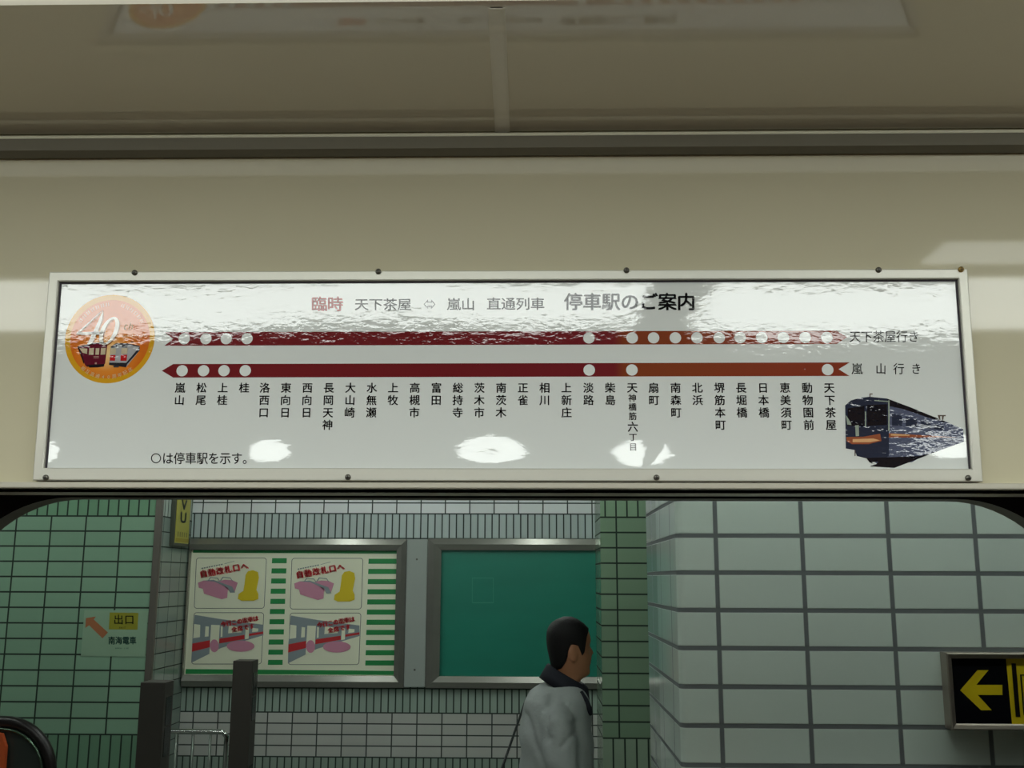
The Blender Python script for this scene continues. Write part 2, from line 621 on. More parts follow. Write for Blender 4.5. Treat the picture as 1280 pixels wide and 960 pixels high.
o0 = {'TL': S(61.5, 340, -0.012), 'TR': S(1210.5, 335.5, -0.012), 'BL': S(40, 600, -0.012), 'BR': S(1228, 602.5, -0.012)}
fx0, fx1 = (o0['TL'].x + o0['BL'].x) / 2, (o0['TR'].x + o0['BR'].x) / 2
fz0, fz1 = (o0['BL'].z + o0['BR'].z) / 2, (o0['TL'].z + o0['TR'].z) / 2
ix0 = (S(76, 353).x + S(56, 585).x) / 2
ix1 = (S(1196, 350).x + S(1213, 586).x) / 2
iz0 = (S(56, 585).z + S(1213, 587).z) / 2
iz1 = (S(76, 353).z + S(1196, 350).z) / 2


def ring_frame(mb, ox0, ox1, oz0, oz1, jx0, jx1, jz0, jz1, yb_, yo, yi, yin, mi=0, lift=0.0):
    """mitred frame: back yb_, front outer edge yo, front inner edge yi, inner return back to yin (y grows away from viewer)"""
    def loop(x0, x1, z0, z1, y):
        return [(x0, y, z0), (x1, y, z0), (x1, y, z1), (x0, y, z1)]
    e = lift
    loops = [loop(ox0, ox1, oz0, oz1, yb_), loop(ox0, ox1, oz0, oz1, yo + e), loop(ox0 + e, ox1 - e, oz0 + e, oz1 - e, yo),
             loop(jx0 - e, jx1 + e, jz0 - e, jz1 + e, yi), loop(jx0, jx1, jz0, jz1, yi + e), loop(jx0, jx1, jz0, jz1, yin)]
    vv = [[mb.bm.verts.new(p) for p in l] for l in loops]
    for a, b in zip(vv, vv[1:]):
        for k in range(4):
            f = mb.bm.faces.new((a[k], a[(k + 1) % 4], b[(k + 1) % 4], b[k]))
            f.material_index = mi


mb = MB()
ring_frame(mb, fx0, fx1, fz0, fz1, ix0, ix1, iz0, iz1, -0.0005, -0.012, -0.012, -0.004, lift=0.0012)
frame = mb.build('frame', alu, sign, loc=LOC0)
tag(frame, 'satin aluminium sign frame')
mb = MB().box((ix0 - 0.003, -0.0010, iz0 - 0.003), (ix1 + 0.003, PN, iz1 + 0.003))
mb.build('panel', laminate('laminate_white', (220, 224, 220)), sign, loc=LOC0)
mb = MB()
ring_frame(mb, ix0 - 0.001, ix1 + 0.001, iz0 - 0.001, iz1 + 0.001, ix0 + 0.0022, ix1 - 0.0022, iz0 + 0.0004, iz1 - 0.0022, PN + 0.002, PN - 0.0008, PN - 0.0008, PN)
mb.build('gasket', mat('dark_gasket', (58, 52, 60), rough=0.6), sign, loc=LOC0)


def screw(px, py, m):
    c = S(px, py, -0.012)
    mb = MB()
    seg = 16
    prof = ((0.0036, -0.0118), (0.0036, -0.0134), (0.0028, -0.0146), (0.0012, -0.0151))
    rings = [[mb.bm.verts.new((c.x + r * math.cos(2 * math.pi * k / seg), y, c.z + r * math.sin(2 * math.pi * k / seg))) for k in range(seg)] for r, y in prof]
    for a, b in zip(rings, rings[1:]):
        for k in range(seg):
            mb.bm.faces.new((a[k], a[(k + 1) % seg], b[(k + 1) % seg], b[k])).smooth = True
    mb.bm.faces.new(rings[-1])
    o = mb.build('screw', m, sign, loc=LOC0)
    mb = MB()
    mb.box((c.x - 0.002, -0.0154, c.z - 0.0004), (c.x + 0.002, -0.0148, c.z + 0.0004))
    mb.box((c.x - 0.0004, -0.0154, c.z - 0.002), (c.x + 0.0004, -0.0148, c.z + 0.002))
    mb.build('screw_slot', slot_mat, o, loc=LOC0)
    return o


for px, py in ((168.5, 341), (473, 339.5), (783, 338), (1098, 337.5), (57.5, 597), (435, 596.5), (820.5, 597), (1210, 597.5)):
    screw(px, py, screw_mat)
tag(screw(1201, 337, brass), 'brass screw in the upper right corner')


def lay(k):
    return PN - 0.00012 * k


black_print = laminate('print_black', (16, 17, 20))
red_print = laminate('print_red', (190, 62, 52))
white_print = laminate('print_white', (226, 230, 226))
grey_title = laminate('print_title_grey', (28, 29, 34))


def sign_text(name, items, m, bold=0.0, k=2):
    mb = MB()
    for s, x0, x1, y0, y1 in items:
        text_px(mb, s, x0, x1, y0, y1, lambda x, y: S(x, y, lay(k)), bold)
    return mb.build(name, m, sign, loc=LOC0)


sign_text('title_text', [('臨時', 389, 429, 371, 389)], red_print, 0.03)
sign_text('title_text', [('天下茶屋', 443, 514.5, 373, 388)], grey_title, 0.012)
sign_text('title_text', [('嵐山', 558.5, 594, 372.5, 388)], grey_title, 0.012)
sign_text('title_text', [('直通列車', 608, 681, 372, 387.5)], grey_title, 0.012)
sign_text('title_text', [('停車駅のご案内', 705, 869.5, 366.5, 388)], grey_title, 0.028)
mb = MB()                                                 # double-headed outline arrow
dbl = [(529.5, 380.2), (535, 374.2), (535, 377.2), (539, 377.2), (539, 374.2), (544.5, 380.2), (539, 386.2), (539, 383.2), (535, 383.2), (535, 386.2)]
inn = [(531.2, 380.2), (534, 377), (534, 378.4), (540, 378.4), (540, 377), (542.8, 380.2), (540, 383.4), (540, 382), (534, 382), (534, 383.4)]
for i in range(10):
    j = (i + 1) % 10
    mb.face([S(*dbl[i], lay(2)), S(*dbl[j], lay(2)), S(*inn[j], lay(2)), S(*inn[i], lay(2))])
mb.build('double_arrow', grey_title, sign, loc=LOC0)
sign_text('direction_text', [('天下茶屋行き', 1061.5, 1149.5, 413.5, 428)], black_print, 0.004)
sign_text('direction_text', [('嵐', 1064.3, 1078.5, 454, 468), ('山', 1094.3, 1108, 454, 468), ('行', 1116.5, 1130.5, 454, 468), ('き', 1138.5, 1152, 454, 468)], black_print, 0.004)
mb = MB()
text_px(mb, 'は停車駅を示す。', 202.5, 317.5, 565.5, 580.5, lambda x, y: S(x, y, lay(2)), 0.006)
for k in range(28):                                       # outlined circle of the legend
    a0, a1 = 2 * math.pi * k / 28, 2 * math.pi * (k + 1) / 28
    mb.face([S(195 + r * math.cos(a), 572.8 + r * math.sin(a), lay(2)) for r, a in ((6.2, a0), (6.2, a1), (5.1, a1), (5.1, a0))])
mb.build('legend_text', black_print, sign, loc=LOC0)

STN = [(225.2, '嵐山'), (252, '松尾'), (278.6, '上桂'), (305.3, '桂'), (331, '洛西口'), (357.6, '東向日'), (384.3, '西向日'), (411, '長岡天神'), (438, '大山崎'),
       (464.8, '水無瀬'), (491.5, '上牧'), (518.5, '高槻市'), (545.5, '富田'), (572.4, '総持寺'), (599.3, '茨木市'), (626.4, '南茨木'), (653.7, '正雀'),
       (680.8, '相川'), (708, '上新庄'), (735.5, '淡路'), (762.6, '柴島'), (790.2, '天神橋筋六丁目'), (817.1, '扇町'), (844.4, '南森町'), (871.6, '北浜'),
       (899.2, '堺筋本町'), (926.3, '長堀橋'), (953.7, '日本橋'), (981.2, '恵美須町'), (1008.9, '動物園前'), (1036.5, '天下茶屋')]
for x, s in STN:
    mb = MB()
    if len(s) == 7:
        rows = list(zip((484.6, 497.6, 508.8, 520.3, 533.6, 546.6, 558.6), (13.6, 10.3, 10.3, 10.3, 13.6, 10.3, 10.3)))
    else:
        rows = [(484.8 + 15.45 * i, 13.6) for i in range(len(s))]
    u = S(x, 484.8).x
    for ch, (y, sz) in zip(s, rows):
        c = S(x, y, lay(2))
        k = sz / FPX * 1.262
        put_glyph(mb, ch, lambda a, b, c=c, k=k: Vector((u + a * k, lay(2), c.z + b * k)), 1.0, 0.018)
    mb.build('station_name', black_print, sign, loc=LOC0)

bar_cols = [(S(x, 422).x, c) for x, c in ((200, (118, 36, 40)), (560, (112, 32, 36)), (735, (114, 34, 40)), (768, (116, 36, 40)), (780, (130, 62, 36)), (860, (134, 64, 38)), (960, (138, 60, 40)), (1062, (136, 58, 40)))]
bar_mat = laminate('print_bars', (120, 30, 30), cols=bar_cols)
# the bars are straight on the sign: outlines taken at their ends
mb = MB()
mb.face([S(x, y, lay(1)) for x, y in ((205.4, 415), (1046, 413.2), (1059, 421.4), (1046, 430), (205.4, 432.2), (216.5, 423.6))])
mb.build('route_bar', bar_mat, sign, loc=LOC0)
mb = MB()
mb.face([S(x, y, lay(1)) for x, y in ((202.2, 463.4), (216.5, 455), (1062, 453), (1048.3, 461.5), (1062, 470), (216.5, 472))])
mb.build('route_bar', bar_mat, sign, loc=LOC0)
dots = [(x, 423.5 - (x - 230) * 0.0021) for x in (230.2, 257.3, 282.8, 308.8, 736.2, 790.2, 817, 844.2, 871.2, 899, 925.2, 952.2, 979.1, 1006.4, 1033.6)]
dots += [(x, 463.4 - (x - 230) * 0.0017) for x in (227.6, 254.4, 280, 306.6, 736.5, 789.9, 1034.6)]
for x, y in dots:
    c = S(x, y, lay(2))
    mb = MB()
    r = 7.2 / FPX * 1.262
    mb.face([(c.x + r * math.cos(2 * math.pi * k / 28), lay(2), c.z + r * math.sin(2 * math.pi * k / 28)) for k in range(28)])
    mb.build('stop_dot', white_print, sign, loc=LOC0)

# --- round anniversary badge
BC = S(137.3, 423.4)
KP = 1.262 / FPX / 6.856                                  # metres per pixel of the measuring crop


def B(x, y, k):
    return Vector((BC.x + (x - 530) * KP, lay(k), BC.z - (y - 435) * KP))


gold = laminate('print_gold', (216, 160, 34))
orange_m = laminate('print_orange', (216, 116, 34))
# radial brightening printed in the orange disc
nt = orange_m.node_tree
tc = nt.nodes.new('ShaderNodeTexCoord')
vm = nt.nodes.new('ShaderNodeVectorMath')
vm.operation = 'DISTANCE'
nt.links.new(tc.outputs['Object'], vm.inputs[0])
vm.inputs[1].default_value = B(520, 560, 2)
cr = nt.nodes.new('ShaderNodeValToRGB')
mr = nt.nodes.new('ShaderNodeMapRange')
mr.inputs['From Max'].default_value = 0.043
nt.links.new(vm.outputs['Value'], mr.inputs['Value'])
nt.links.new(mr.outputs[0], cr.inputs['Fac'])
cr.color_ramp.elements[0].color = (*lin((246, 214, 150)), 1)
cr.color_ramp.elements[1].color = (*lin((212, 108, 30)), 1)
e = cr.color_ramp.elements.new(0.55)
e.color = (*lin((226, 138, 50)), 1)
nt.links.new(cr.outputs['Color'], nt.nodes['Principled BSDF'].inputs['Base Color'])


def disc(cx, cy, r, k, m, name, parent):
    mb = MB()
    mb.face([B(cx + r * math.cos(2 * math.pi * i / 64), cy - r * math.sin(2 * math.pi * i / 64), k) for i in range(64)])
    return mb.build(name, m, parent, loc=LOC0)


badge = disc(530, 435, 395, 1, gold, 'anniversary_badge', sign)
tag(badge, 'round gold and orange badge with two small trains')
disc(532, 438, 350, 2, orange_m, 'disc', badge)


def badge_poly(name, polys, col, k, mname):
    mb = MB()
    for p in polys:
        mb.face([B(x, y, k) for x, y in p])
    return mb.build(name, laminate(mname, col), badge, loc=LOC0)


four = [[(455, 178), (262, 376), (236, 398), (232, 386), (430, 196)], [(262, 376), (470, 372), (462, 398), (236, 398)], [(455, 178), (428, 250), (372, 400), (334, 484), (374, 484), (420, 372), (452, 260)],
        [(424, 392), (436, 376), (374, 376), (368, 400)]]
four_s = [[(x + 9, y + 8) for x, y in p] for p in four]


def oval_ring(cx, cy, a, b, slant, t):
    out = []
    for i in range(36):
        q = []
        for s, (aa, bb) in ((0, (a, b)), (1, (a, b)), (1, (a - t, b - t * 0.55)), (0, (a - t, b - t * 0.55))):
            an = 2 * math.pi * (i + s) / 36
            y = bb * math.sin(an)
            q.append((cx + aa * math.cos(an) + slant * y, cy - y))
        out.append(q)
    return out


badge_poly('numeral', four_s + oval_ring(529, 374, 78, 126, 0.28, 36), (150, 92, 40), 3, 'print_shadow_brown')
badge_poly('numeral', four + oval_ring(520, 366, 78, 126, 0.28, 36), (236, 234, 226), 4, 'print_numeral')
mb = MB()
for i, ch in enumerate('th'):
    put_glyph(mb, ch, lambda a, b, i=i: B(662 + 50 * i + a + 0.25 * b, 322 - b, 3), 92, 0.01)
for i, ch in enumerate('anniversary'):
    put_glyph(mb, ch, lambda a, b, i=i: B(646 + 21.2 * i + a + 0.25 * b, 408 - b, 3), 34, 0.0, sx=0.9)
for i, ch in enumerate('相互直通40周年記念'):              # lettering along the lower rim
    an = math.radians(-39 + 75 * i / 9)
    cx, cy = 528 + 338 * math.sin(an), 437 + 338 * math.cos(an)
    put_glyph(mb, ch, lambda a, b, cx=cx, cy=cy, an=an: B(cx + a * math.cos(an) + b * -math.sin(an) * 1, cy - b * math.cos(an) - a * math.sin(an), 3), 40, 0.012)
mb.build('badge_text', laminate('print_badge_text', (240, 214, 170)), badge, loc=LOC0)
mb = MB()                                                 # faint washed-out lettering blocks along the upper rim
for i in list(range(7)) + list(range(9, 15)):
    an = math.radians(-58 + 118 * i / 14)
    ca, sa = math.cos(an), math.sin(an)
    for dx in (-15, 3):
        mb.face([B(530 + (312 + b) * sa + a * ca, 437 - (312 + b) * ca + a * sa, 3) for a, b in ((dx, -16), (dx + 11, -16), (dx + 11, 16), (dx, 16))])
mb.build('rim_marks', laminate('print_rim_marks', (226, 176, 150)), badge, loc=LOC0)
# the maroon train and the silver train
badge_poly('maroon_train', [[(250, 505), (355, 480), (355, 690), (330, 670)], [(355, 490), (385, 474), (480, 472), (513, 488), (505, 655), (490, 672), (355, 672)]], (98, 24, 42), 3, 'print_maroon')
badge_poly('maroon_train', [[(250, 505), (262, 500), (320, 640), (318, 660)], [(250, 505), (355, 486), (385, 470), (480, 468), (513, 484), (513, 492), (480, 478), (385, 480), (355, 496), (252, 514)], [(345, 668), (500, 660), (496, 682), (440, 690), (370, 692)]], (34, 26, 30), 4, 'print_dark')
badge_poly('maroon_train', [[(357, 520), (398, 518), (398, 578), (357, 578)], [(414, 520), (446, 520), (446, 578), (414, 578)], [(460, 520), (502, 518), (500, 576), (460, 578)], [(268, 518), (340, 524), (340, 570), (300, 560)]], (200, 186, 156), 5, 'print_cream')
badge_poly('maroon_train', [[(400, 592), (446, 592), (446, 598), (400, 598)], [(400, 604), (446, 604), (446, 608), (400, 608)], [(416, 646), (432, 646), (432, 662), (416, 662)]], (190, 150, 140), 5, 'print_pale')
badge_poly('silver_train', [[(545, 505), (590, 476), (690, 476), (800, 500), (800, 540), (690, 690), (540, 655)]], (168, 168, 170), 3, 'print_silver')
badge_poly('silver_train', [[(545, 505), (590, 476), (690, 476), (800, 500), (795, 508), (690, 488), (690, 514), (640, 514), (640, 490), (598, 490), (598, 514), (545, 516)], [(800, 506), (800, 540), (700, 660), (690, 690), (540, 668), (540, 648), (690, 650)]], (40, 40, 46), 4, 'print_dark2')
badge_poly('silver_train', [[(545, 582), (592, 580), (590, 632), (543, 630)], [(638, 580), (694, 578), (692, 632), (638, 632)]], (186, 34, 36), 5, 'print_train_red')
badge_poly('silver_train', [[(550, 522), (592, 520), (592, 572), (548, 576)], [(640, 520), (694, 518), (692, 570), (640, 574)]], (198, 190, 162), 5, 'print_cream')
badge_poly('silver_train', [[(580, 676), (628, 676), (628, 690), (580, 690)]], (70, 66, 66), 5, 'print_dark3')
badge_poly('silver_train', [[(715, 462), (742, 462), (742, 470), (715, 470)]], (70, 66, 66), 5, 'print_dark3')

# --- the photographic train picture in the lower right corner
KT = 6.4


def T(x, y, k):
    return S(1040 + x / KT, 470 + y / KT, lay(k))


def pic(name, polys, m, k, parent):
    mb = MB()
    for p in polys:
        mb.face([T(x, y, k) for x, y in p])
    return mb.build(name, m, parent, loc=LOC0)


navy = laminate('picture_navy', (40, 46, 64), fine=5.5, rough=0.05)
navy_glare = laminate('picture_side_glare', (84, 90, 112), fine=8.0, rough=0.06)  # navy lightened: glare speckle of the crinkled film averaged into the colour
pict_dark = laminate('picture_black', (18, 18, 26), fine=4.5)
pict_orange = laminate('picture_orange', (150, 84, 56), fine=5.5)
picture = pic('train_picture', [[(105, 235), (150, 196), (220, 175), (300, 166), (440, 180), (560, 225), (640, 255), (760, 305), (900, 360), (1050, 425), (1055, 525), (850, 600), (700, 655), (640, 690), (360, 700), (280, 655), (200, 640), (180, 592), (110, 580)]], navy_glare, 1, sign)
tag(picture, 'small printed picture of a dark train with an orange stripe')
pic('train_front', [[(105, 235), (150, 196), (220, 175), (300, 166), (440, 180), (456, 200), (456, 640), (360, 690), (280, 655), (200, 640), (180, 592), (110, 580)]], navy, 2, picture)
pic('train_roof', [[(440, 180), (560, 225), (640, 255), (760, 305), (900, 360), (900, 372), (760, 330), (640, 288), (560, 262), (456, 240)]], pict_dark, 2, picture)
pic('underframe', [[(280, 655), (456, 650), (700, 640), (850, 600), (500, 735), (300, 722), (355, 705), (372, 684), (300, 690)], [(200, 640), (280, 655), (330, 700), (360, 712), (300, 690), (276, 658)]], pict_dark, 3, picture)
pic('windscreen', [[(125, 260), (260, 235), (260, 400), (125, 400)], [(280, 232), (440, 225), (440, 390), (280, 400)]], pict_dark, 3, picture)
pic('stripe', [[(115, 488), (250, 486), (385, 462), (395, 520), (290, 545), (160, 545), (120, 525)], [(456, 458), (700, 472), (1000, 490), (700, 492), (456, 492)]], pict_orange, 4, picture)
pic('stripe_light', [[(165, 505), (330, 500), (385, 515), (300, 530), (165, 530)], [(470, 462), (620, 470), (620, 478), (470, 478)]], laminate('picture_pale_orange', (220, 170, 120), fine=2.4), 5, picture)
pic('window_row', [[(480, 300), (560, 320), (560, 400), (480, 395)], [(590, 326), (680, 350), (680, 410), (590, 402)], [(710, 358), (790, 378), (790, 420), (710, 414)], [(815, 385), (890, 405), (890, 432), (815, 425)]], navy, 2, picture)
pic('outline', [[(450, 195), (461, 195), (461, 440), (450, 440)], [(340, 192), (456, 200), (456, 208), (340, 200)], [(264, 285), (273, 285), (273, 405), (264, 405)], [(110, 310), (150, 372), (156, 392), (122, 388)], [(186, 395), (214, 392), (216, 480), (190, 482)]], laminate('picture_green_grey', (150, 162, 148), fine=2.0), 4, picture)
pic('roof_fitting', [[(300, 140), (325, 140), (325, 148), (308, 148), (308, 168), (300, 168)]], laminate('picture_brown', (96, 84, 76)), 2, picture)
pic('pantograph', [[(845, 312), (910, 312), (910, 322), (895, 322), (890, 352), (880, 352), (880, 322), (865, 322), (868, 350), (858, 350)]], laminate('picture_brown', (96, 84, 76)), 2, picture)
pic('step_drawing', [[(180, 592), (188, 592), (188, 640), (180, 640)]], laminate('picture_brown', (96, 84, 76)), 2, picture)

# ------------------------------------------------------------------ STATION: floor, ceiling, tiled walls
YL, YB, XC = 5.77, 6.42, -2.5524
ZS = 3.1
GR = (24, 44, 32)
t_left_h = tiles('left_tiles', (134, 168, 143), GR, 0.2395, 0.1017, PY(64.5, 647.5, YL).x, 2.158, 0.0105)
t_left_v = tiles('left_tiles_upright', (118, 158, 128), GR, 0.0698, 0.2395, PY(21.2, 640, YL).x, 2.158, 0.0105)
t_left_lv = tiles('left_tiles_upright_low', (110, 146, 120), GR, 0.0698, 0.2395, PY(72, 930, YL).x, 0.735, 0.0105)
t_col_h = tiles('column_tiles', (124, 150, 124), GR, 0.2395, 0.1017, 0.541, 2.158, 0.0105)
t_col_v = tiles('column_tiles_upright', (132, 160, 132), GR, 0.0735, 0.2395, 0.541, 2.158, 0.0105)
t_col_lv = tiles('column_tiles_upright_low', (144, 164, 142), GR, 0.076, 0.2395, 0.50, 0.735, 0.0105)
t_side = tiles('side_tiles', (132, 148, 139), GR, 0.19, 0.1017, 6.03, 2.158, 0.007)
t_side_v = tiles('side_tiles_upright', (178, 192, 182), GR, 0.062, 0.2395, 6.03, 2.158, 0.012)
t_back_top = tiles('back_tiles_white', (232, 236, 236), (52, 64, 60), 0.1806, 0.0795, -0.8498, 2.2182, 0.0085)
t_back_v = tiles('back_tiles_upright', (188, 202, 200), (44, 58, 54), 0.0527, 0.1812, -0.9546, 2.037, 0.0092)
t_back_lv = tiles('back_tiles_upright_low', (160, 178, 166), (36, 52, 44), 0.0521, 0.17, -0.3805, 0.8027, 0.0092)
t_back_low = tiles('back_tiles_white_low', (192, 194, 188), (52, 60, 56), 0.1787, 0.0758, -0.3133, 0.8027, 0.0085)
t_back_base = tiles('back_tiles_base', (150, 166, 154), (36, 52, 44), 0.0521, 0.24, -0.3805, 0.4996, 0.0092)

mb = MB()
for z0, z1, mi in ((2.158, ZS, 1), (0.735, 2.158, 0), (0.0, 0.735, 2)):
    mb.box((-7.0, YL, z0), (XC - 0.0, YL + 0.9, z1), mi)
o = mb.build('wall_left', [t_left_h, t_left_v, t_left_lv])
# the return of this wall into the poster recess has greyer tiles
for p in o.data.polygons:
    if p.normal.x > 0.9:
        p.material_index = {0: 3, 1: 4, 2: 3}[p.material_index]
o.data.materials.append(t_side)
o.data.materials.append(t_side_v)
struct(o, 'green tiled station wall at the left with dark joints', 'wall')
mb = MB()
for z0, z1, mi in ((2.158, ZS, 1), (0.735, 2.158, 0), (0.0, 0.735, 2)):
    mb.box((0.434, YL, z0), (1.5, YL + 0.9, z1), mi)
struct(mb.build('wall_right', [t_col_h, t_col_v, t_col_lv]), 'green tiled column to the right of the green board', 'wall')
mb = MB()
for z0, z1, mi in ((2.2182, ZS, 0), (2.037, 2.2182, 1), (0.985, 2.037, 1), (0.8027, 0.985, 2), (0.4996, 0.8027, 3), (0.0, 0.4996, 4)):
    mb.box((XC - 0.3, YB, z0), (0.9, YB + 0.2, z1), mi)
struct(mb.build('wall_recess', [t_back_top, t_back_v, t_back_lv, t_back_low, t_back_base]), 'white and grey tiled back wall of the poster recess', 'wall')
# pillar near the platform edge, with rounded front corner
t_pil = tiles('pillar_tiles', (206, 220, 210), (104, 110, 110), 0.229, 0.0974, 0.4804, 1.8642, 0.0115, vary=0.025, rough=0.12)
XP, YP, RP = 0.3749, 1.55, 0.022
foot = [(XP, 2.30), (XP, 2.0), (XP, YP + RP)]
for k in range(1, 9):
    a = math.pi / 2 * k / 8
    foot.append((XP + RP - RP * math.cos(a), YP + RP - RP * math.sin(a)))
foot += [(1.4, YP), (2.4, YP), (2.4, 2.30)]
us = [0.0]
for a, b in zip(foot, foot[1:]):
    us.append(us[-1] + math.hypot(b[0] - a[0], b[1] - a[1]))
k0 = us[10] - foot[10][0]                                 # so that u equals x on the front face
mb = MB()
for i in range(len(foot) - 1):
    a, b = foot[i], foot[i + 1]
    ua, ub = us[i] - k0, us[i + 1] - k0
    f = mb.face([(a[0], a[1], 0), (b[0], b[1], 0), (b[0], b[1], ZS), (a[0], a[1], ZS)], 0, [(ua, 0), (ub, 0), (ub, ZS), (ua, ZS)])
    f.smooth = True
mb.face([(2.4, 2.3, 0), (XP, 2.3, 0), (XP, 2.3, ZS), (2.4, 2.3, ZS)], 0, [(0, 0), (2, 0), (2, ZS), (0, ZS)])
bmesh.ops.remove_doubles(mb.bm, verts=mb.bm.verts[:], dist=1e-5)
struct(mb.build('pillar', t_pil), 'large grey white tiled pillar close to the train at the right', 'pillar')
for e_ in ():
    pass
struct(MB().box((-7, 0.2, -0.06), (5, YB + 0.2, 0.0)).build('floor_platform', concrete), 'grey station floor', 'floor')
struct(MB().box((-7, 0.2, ZS), (5, YB + 0.2, ZS + 0.06)).build('ceiling_station', st_ceil), 'grey station ceiling', 'ceiling')
mb = MB().box((-2.589, YL - 0.008, 0.0), (-2.5455, YL + 0.03, ZS), bevel=0.003)
struct(mb.build('trim_4', steel_dark), 'dark metal strip on the corner of the green tiled wall', 'trim')

# ------------------------------------------------------------------ STATION: lamps
M_st = emit('station_tube', STATION_TINT, STATION_LAMP)


def tube_lamp(p0, p1, label, group='station ceiling lamps'):
    p0, p1 = Vector(p0), Vector(p1)
    c = (p0 + p1) / 2
    t = empty('fluorescent_lamp', (c.x, c.y, ZS), label, 'lamp', group)
    d = (p1 - p0).normalized()
    s = Vector((-d.y, d.x, 0)) * 0.06
    mb = MB()
    mb.prism([p0 - s + Vector((0, 0, 0.03)), p1 - s + Vector((0, 0, 0.03)), p1 + s + Vector((0, 0, 0.03)), p0 + s + Vector((0, 0, 0.03))], (0, 0, ZS - 0.001 - p0.z - 0.03))
    mb.build('housing', plate_grey, t)
    mb = MB().tube([p0, p1], 0.026, 12)
    mb.build('tube', M_st, t)


tube_lamp((-1.62, 3.6, 2.98), (-1.62, 5.5, 2.98), 'white fluorescent tube on the station ceiling before the poster board')
tube_lamp((0.02, 3.6, 2.98), (0.02, 5.5, 2.98), 'white fluorescent tube on the station ceiling before the green board')
tube_lamp((-3.6, 1.0, 2.98), (-0.9, 1.0, 2.98), 'white fluorescent tube over the platform edge at the left')
tube_lamp((-0.5, 1.0, 2.98), (2.3, 1.0, 2.98), 'white fluorescent tube over the platform edge at the right')
tube_lamp((-5.6, 4.2, 2.98), (-3.4, 4.2, 2.98), 'white fluorescent tube before the green tiled wall')

# ------------------------------------------------------------------ STATION: poster board
def board(name, label, cat, ox, oz, jx, jz):
    t = empty(name, ((ox[0] + ox[1]) / 2, YB, (oz[0] + oz[1]) / 2), label, cat)
    mb = MB()
    mx0, mx1, mz0, mz1 = (ox[0] + jx[0]) / 2, (ox[1] + jx[1]) / 2, (oz[0] + jz[0]) / 2, (oz[1] + jz[1]) / 2
    ring_frame(mb, ox[0], ox[1], oz[0], oz[1], mx0, mx1, mz0, mz1, YB - 0.001, YB - 0.046, YB - 0.062, YB - 0.062)
    ring_frame(mb, mx0, mx1, mz0, mz1, jx[0], jx[1], jz[0], jz[1], YB - 0.062, YB - 0.062, YB - 0.046, YB - 0.012)
    bmesh.ops.remove_doubles(mb.bm, verts=mb.bm.verts[:], dist=0.0004)
    mb.build('frame', steel, t)
    return t


pb = board('poster_board', 'steel framed board with cream and green striped poster in the recess', 'board', (-2.546, -0.945), (0.98, 2.03), (-2.535, -1.017), (1.062, 1.948))
YQ = YB - 0.016
MB().box((-2.545, YQ, 1.055), (-1.010, YB - 0.002, 1.955)).build('poster', mat('poster_cream', (236, 238, 212), rough=0.45), pb)
KC = 1280 / 300.0


def Q(cx, cy, k=1):
    p = PY(220 + cx / KC, 660 + cy / KC, YQ)
    return Vector((p.x, YQ - 0.0008 * k, p.z))


def prints(name, polys, col, k=1, rough=0.45):
    mb = MB()
    for p in polys:
        mb.face([Q(x, y, k) for x, y in p])
    return mb.build(name, mat('ink_%d_%d_%d' % col, col, rough), pb)


G_ = (30, 140, 72)
prints('green_band', [[(92, 114), (1178, 122), (1178, 137), (90, 132)]], G_)
prints('green_band', [[(52, 752), (1165, 762), (1164, 784), (50, 778)]], G_)
for i in range(11):
    y = 161 + 54.2 * i
    xo = 2.15 * i
    prints('green_stripe', [[(513 - xo, y), (591 - xo, y), (590 - xo, y + 27), (511 - xo, y + 27)]], G_)
    prints('green_stripe', [[(1028 - 1.7 * i, y + 3), (1178 - 1.1 * i, y + 3), (1177 - 1.1 * i, y + 30), (1026 - 1.7 * i, y + 30)]], G_)


def round_outline(x0, x1, y0, y1, sl, r=16, wd=3.0):
    def pt(t, q):
        corners = ((x1 - r, y0 + r, -90), (x1 - r, y1 - r, 0), (x0 + r, y1 - r, 90), (x0 + r, y0 + r, 180))
        return corners, q
    outer_, inner_ = [], []
    for cx, cy, a0 in ((x1 - r, y0 + r, -90), (x1 - r, y1 - r, 0), (x0 + r, y1 - r, 90), (x0 + r, y0 + r, 180)):
        for k in range(7):
            a = math.radians(a0 + 15 * k)
            for lst, rr in ((outer_, r), (inner_, r - wd)):
                x, y = cx + rr * math.cos(a), cy + rr * math.sin(a)
                lst.append((x - sl * (y - y0), y))
    n = len(outer_)
    return [[outer_[i], outer_[(i + 1) % n], inner_[(i + 1) % n], inner_[i]] for i in range(n)]


for ro in ((108, 484, 158, 430, 0.045), (617, 999, 160, 434, 0.035), (95, 470, 450, 727, 0.05), (608, 988, 452, 730, 0.04)):
    prints('panel_outline', round_outline(*ro), (96, 104, 96))


def ell(cx, cy, a, b, n=20):
    return [(cx + a * math.cos(2 * math.pi * i / n), cy + b * math.sin(2 * math.pi * i / n)) for i in range(n)]


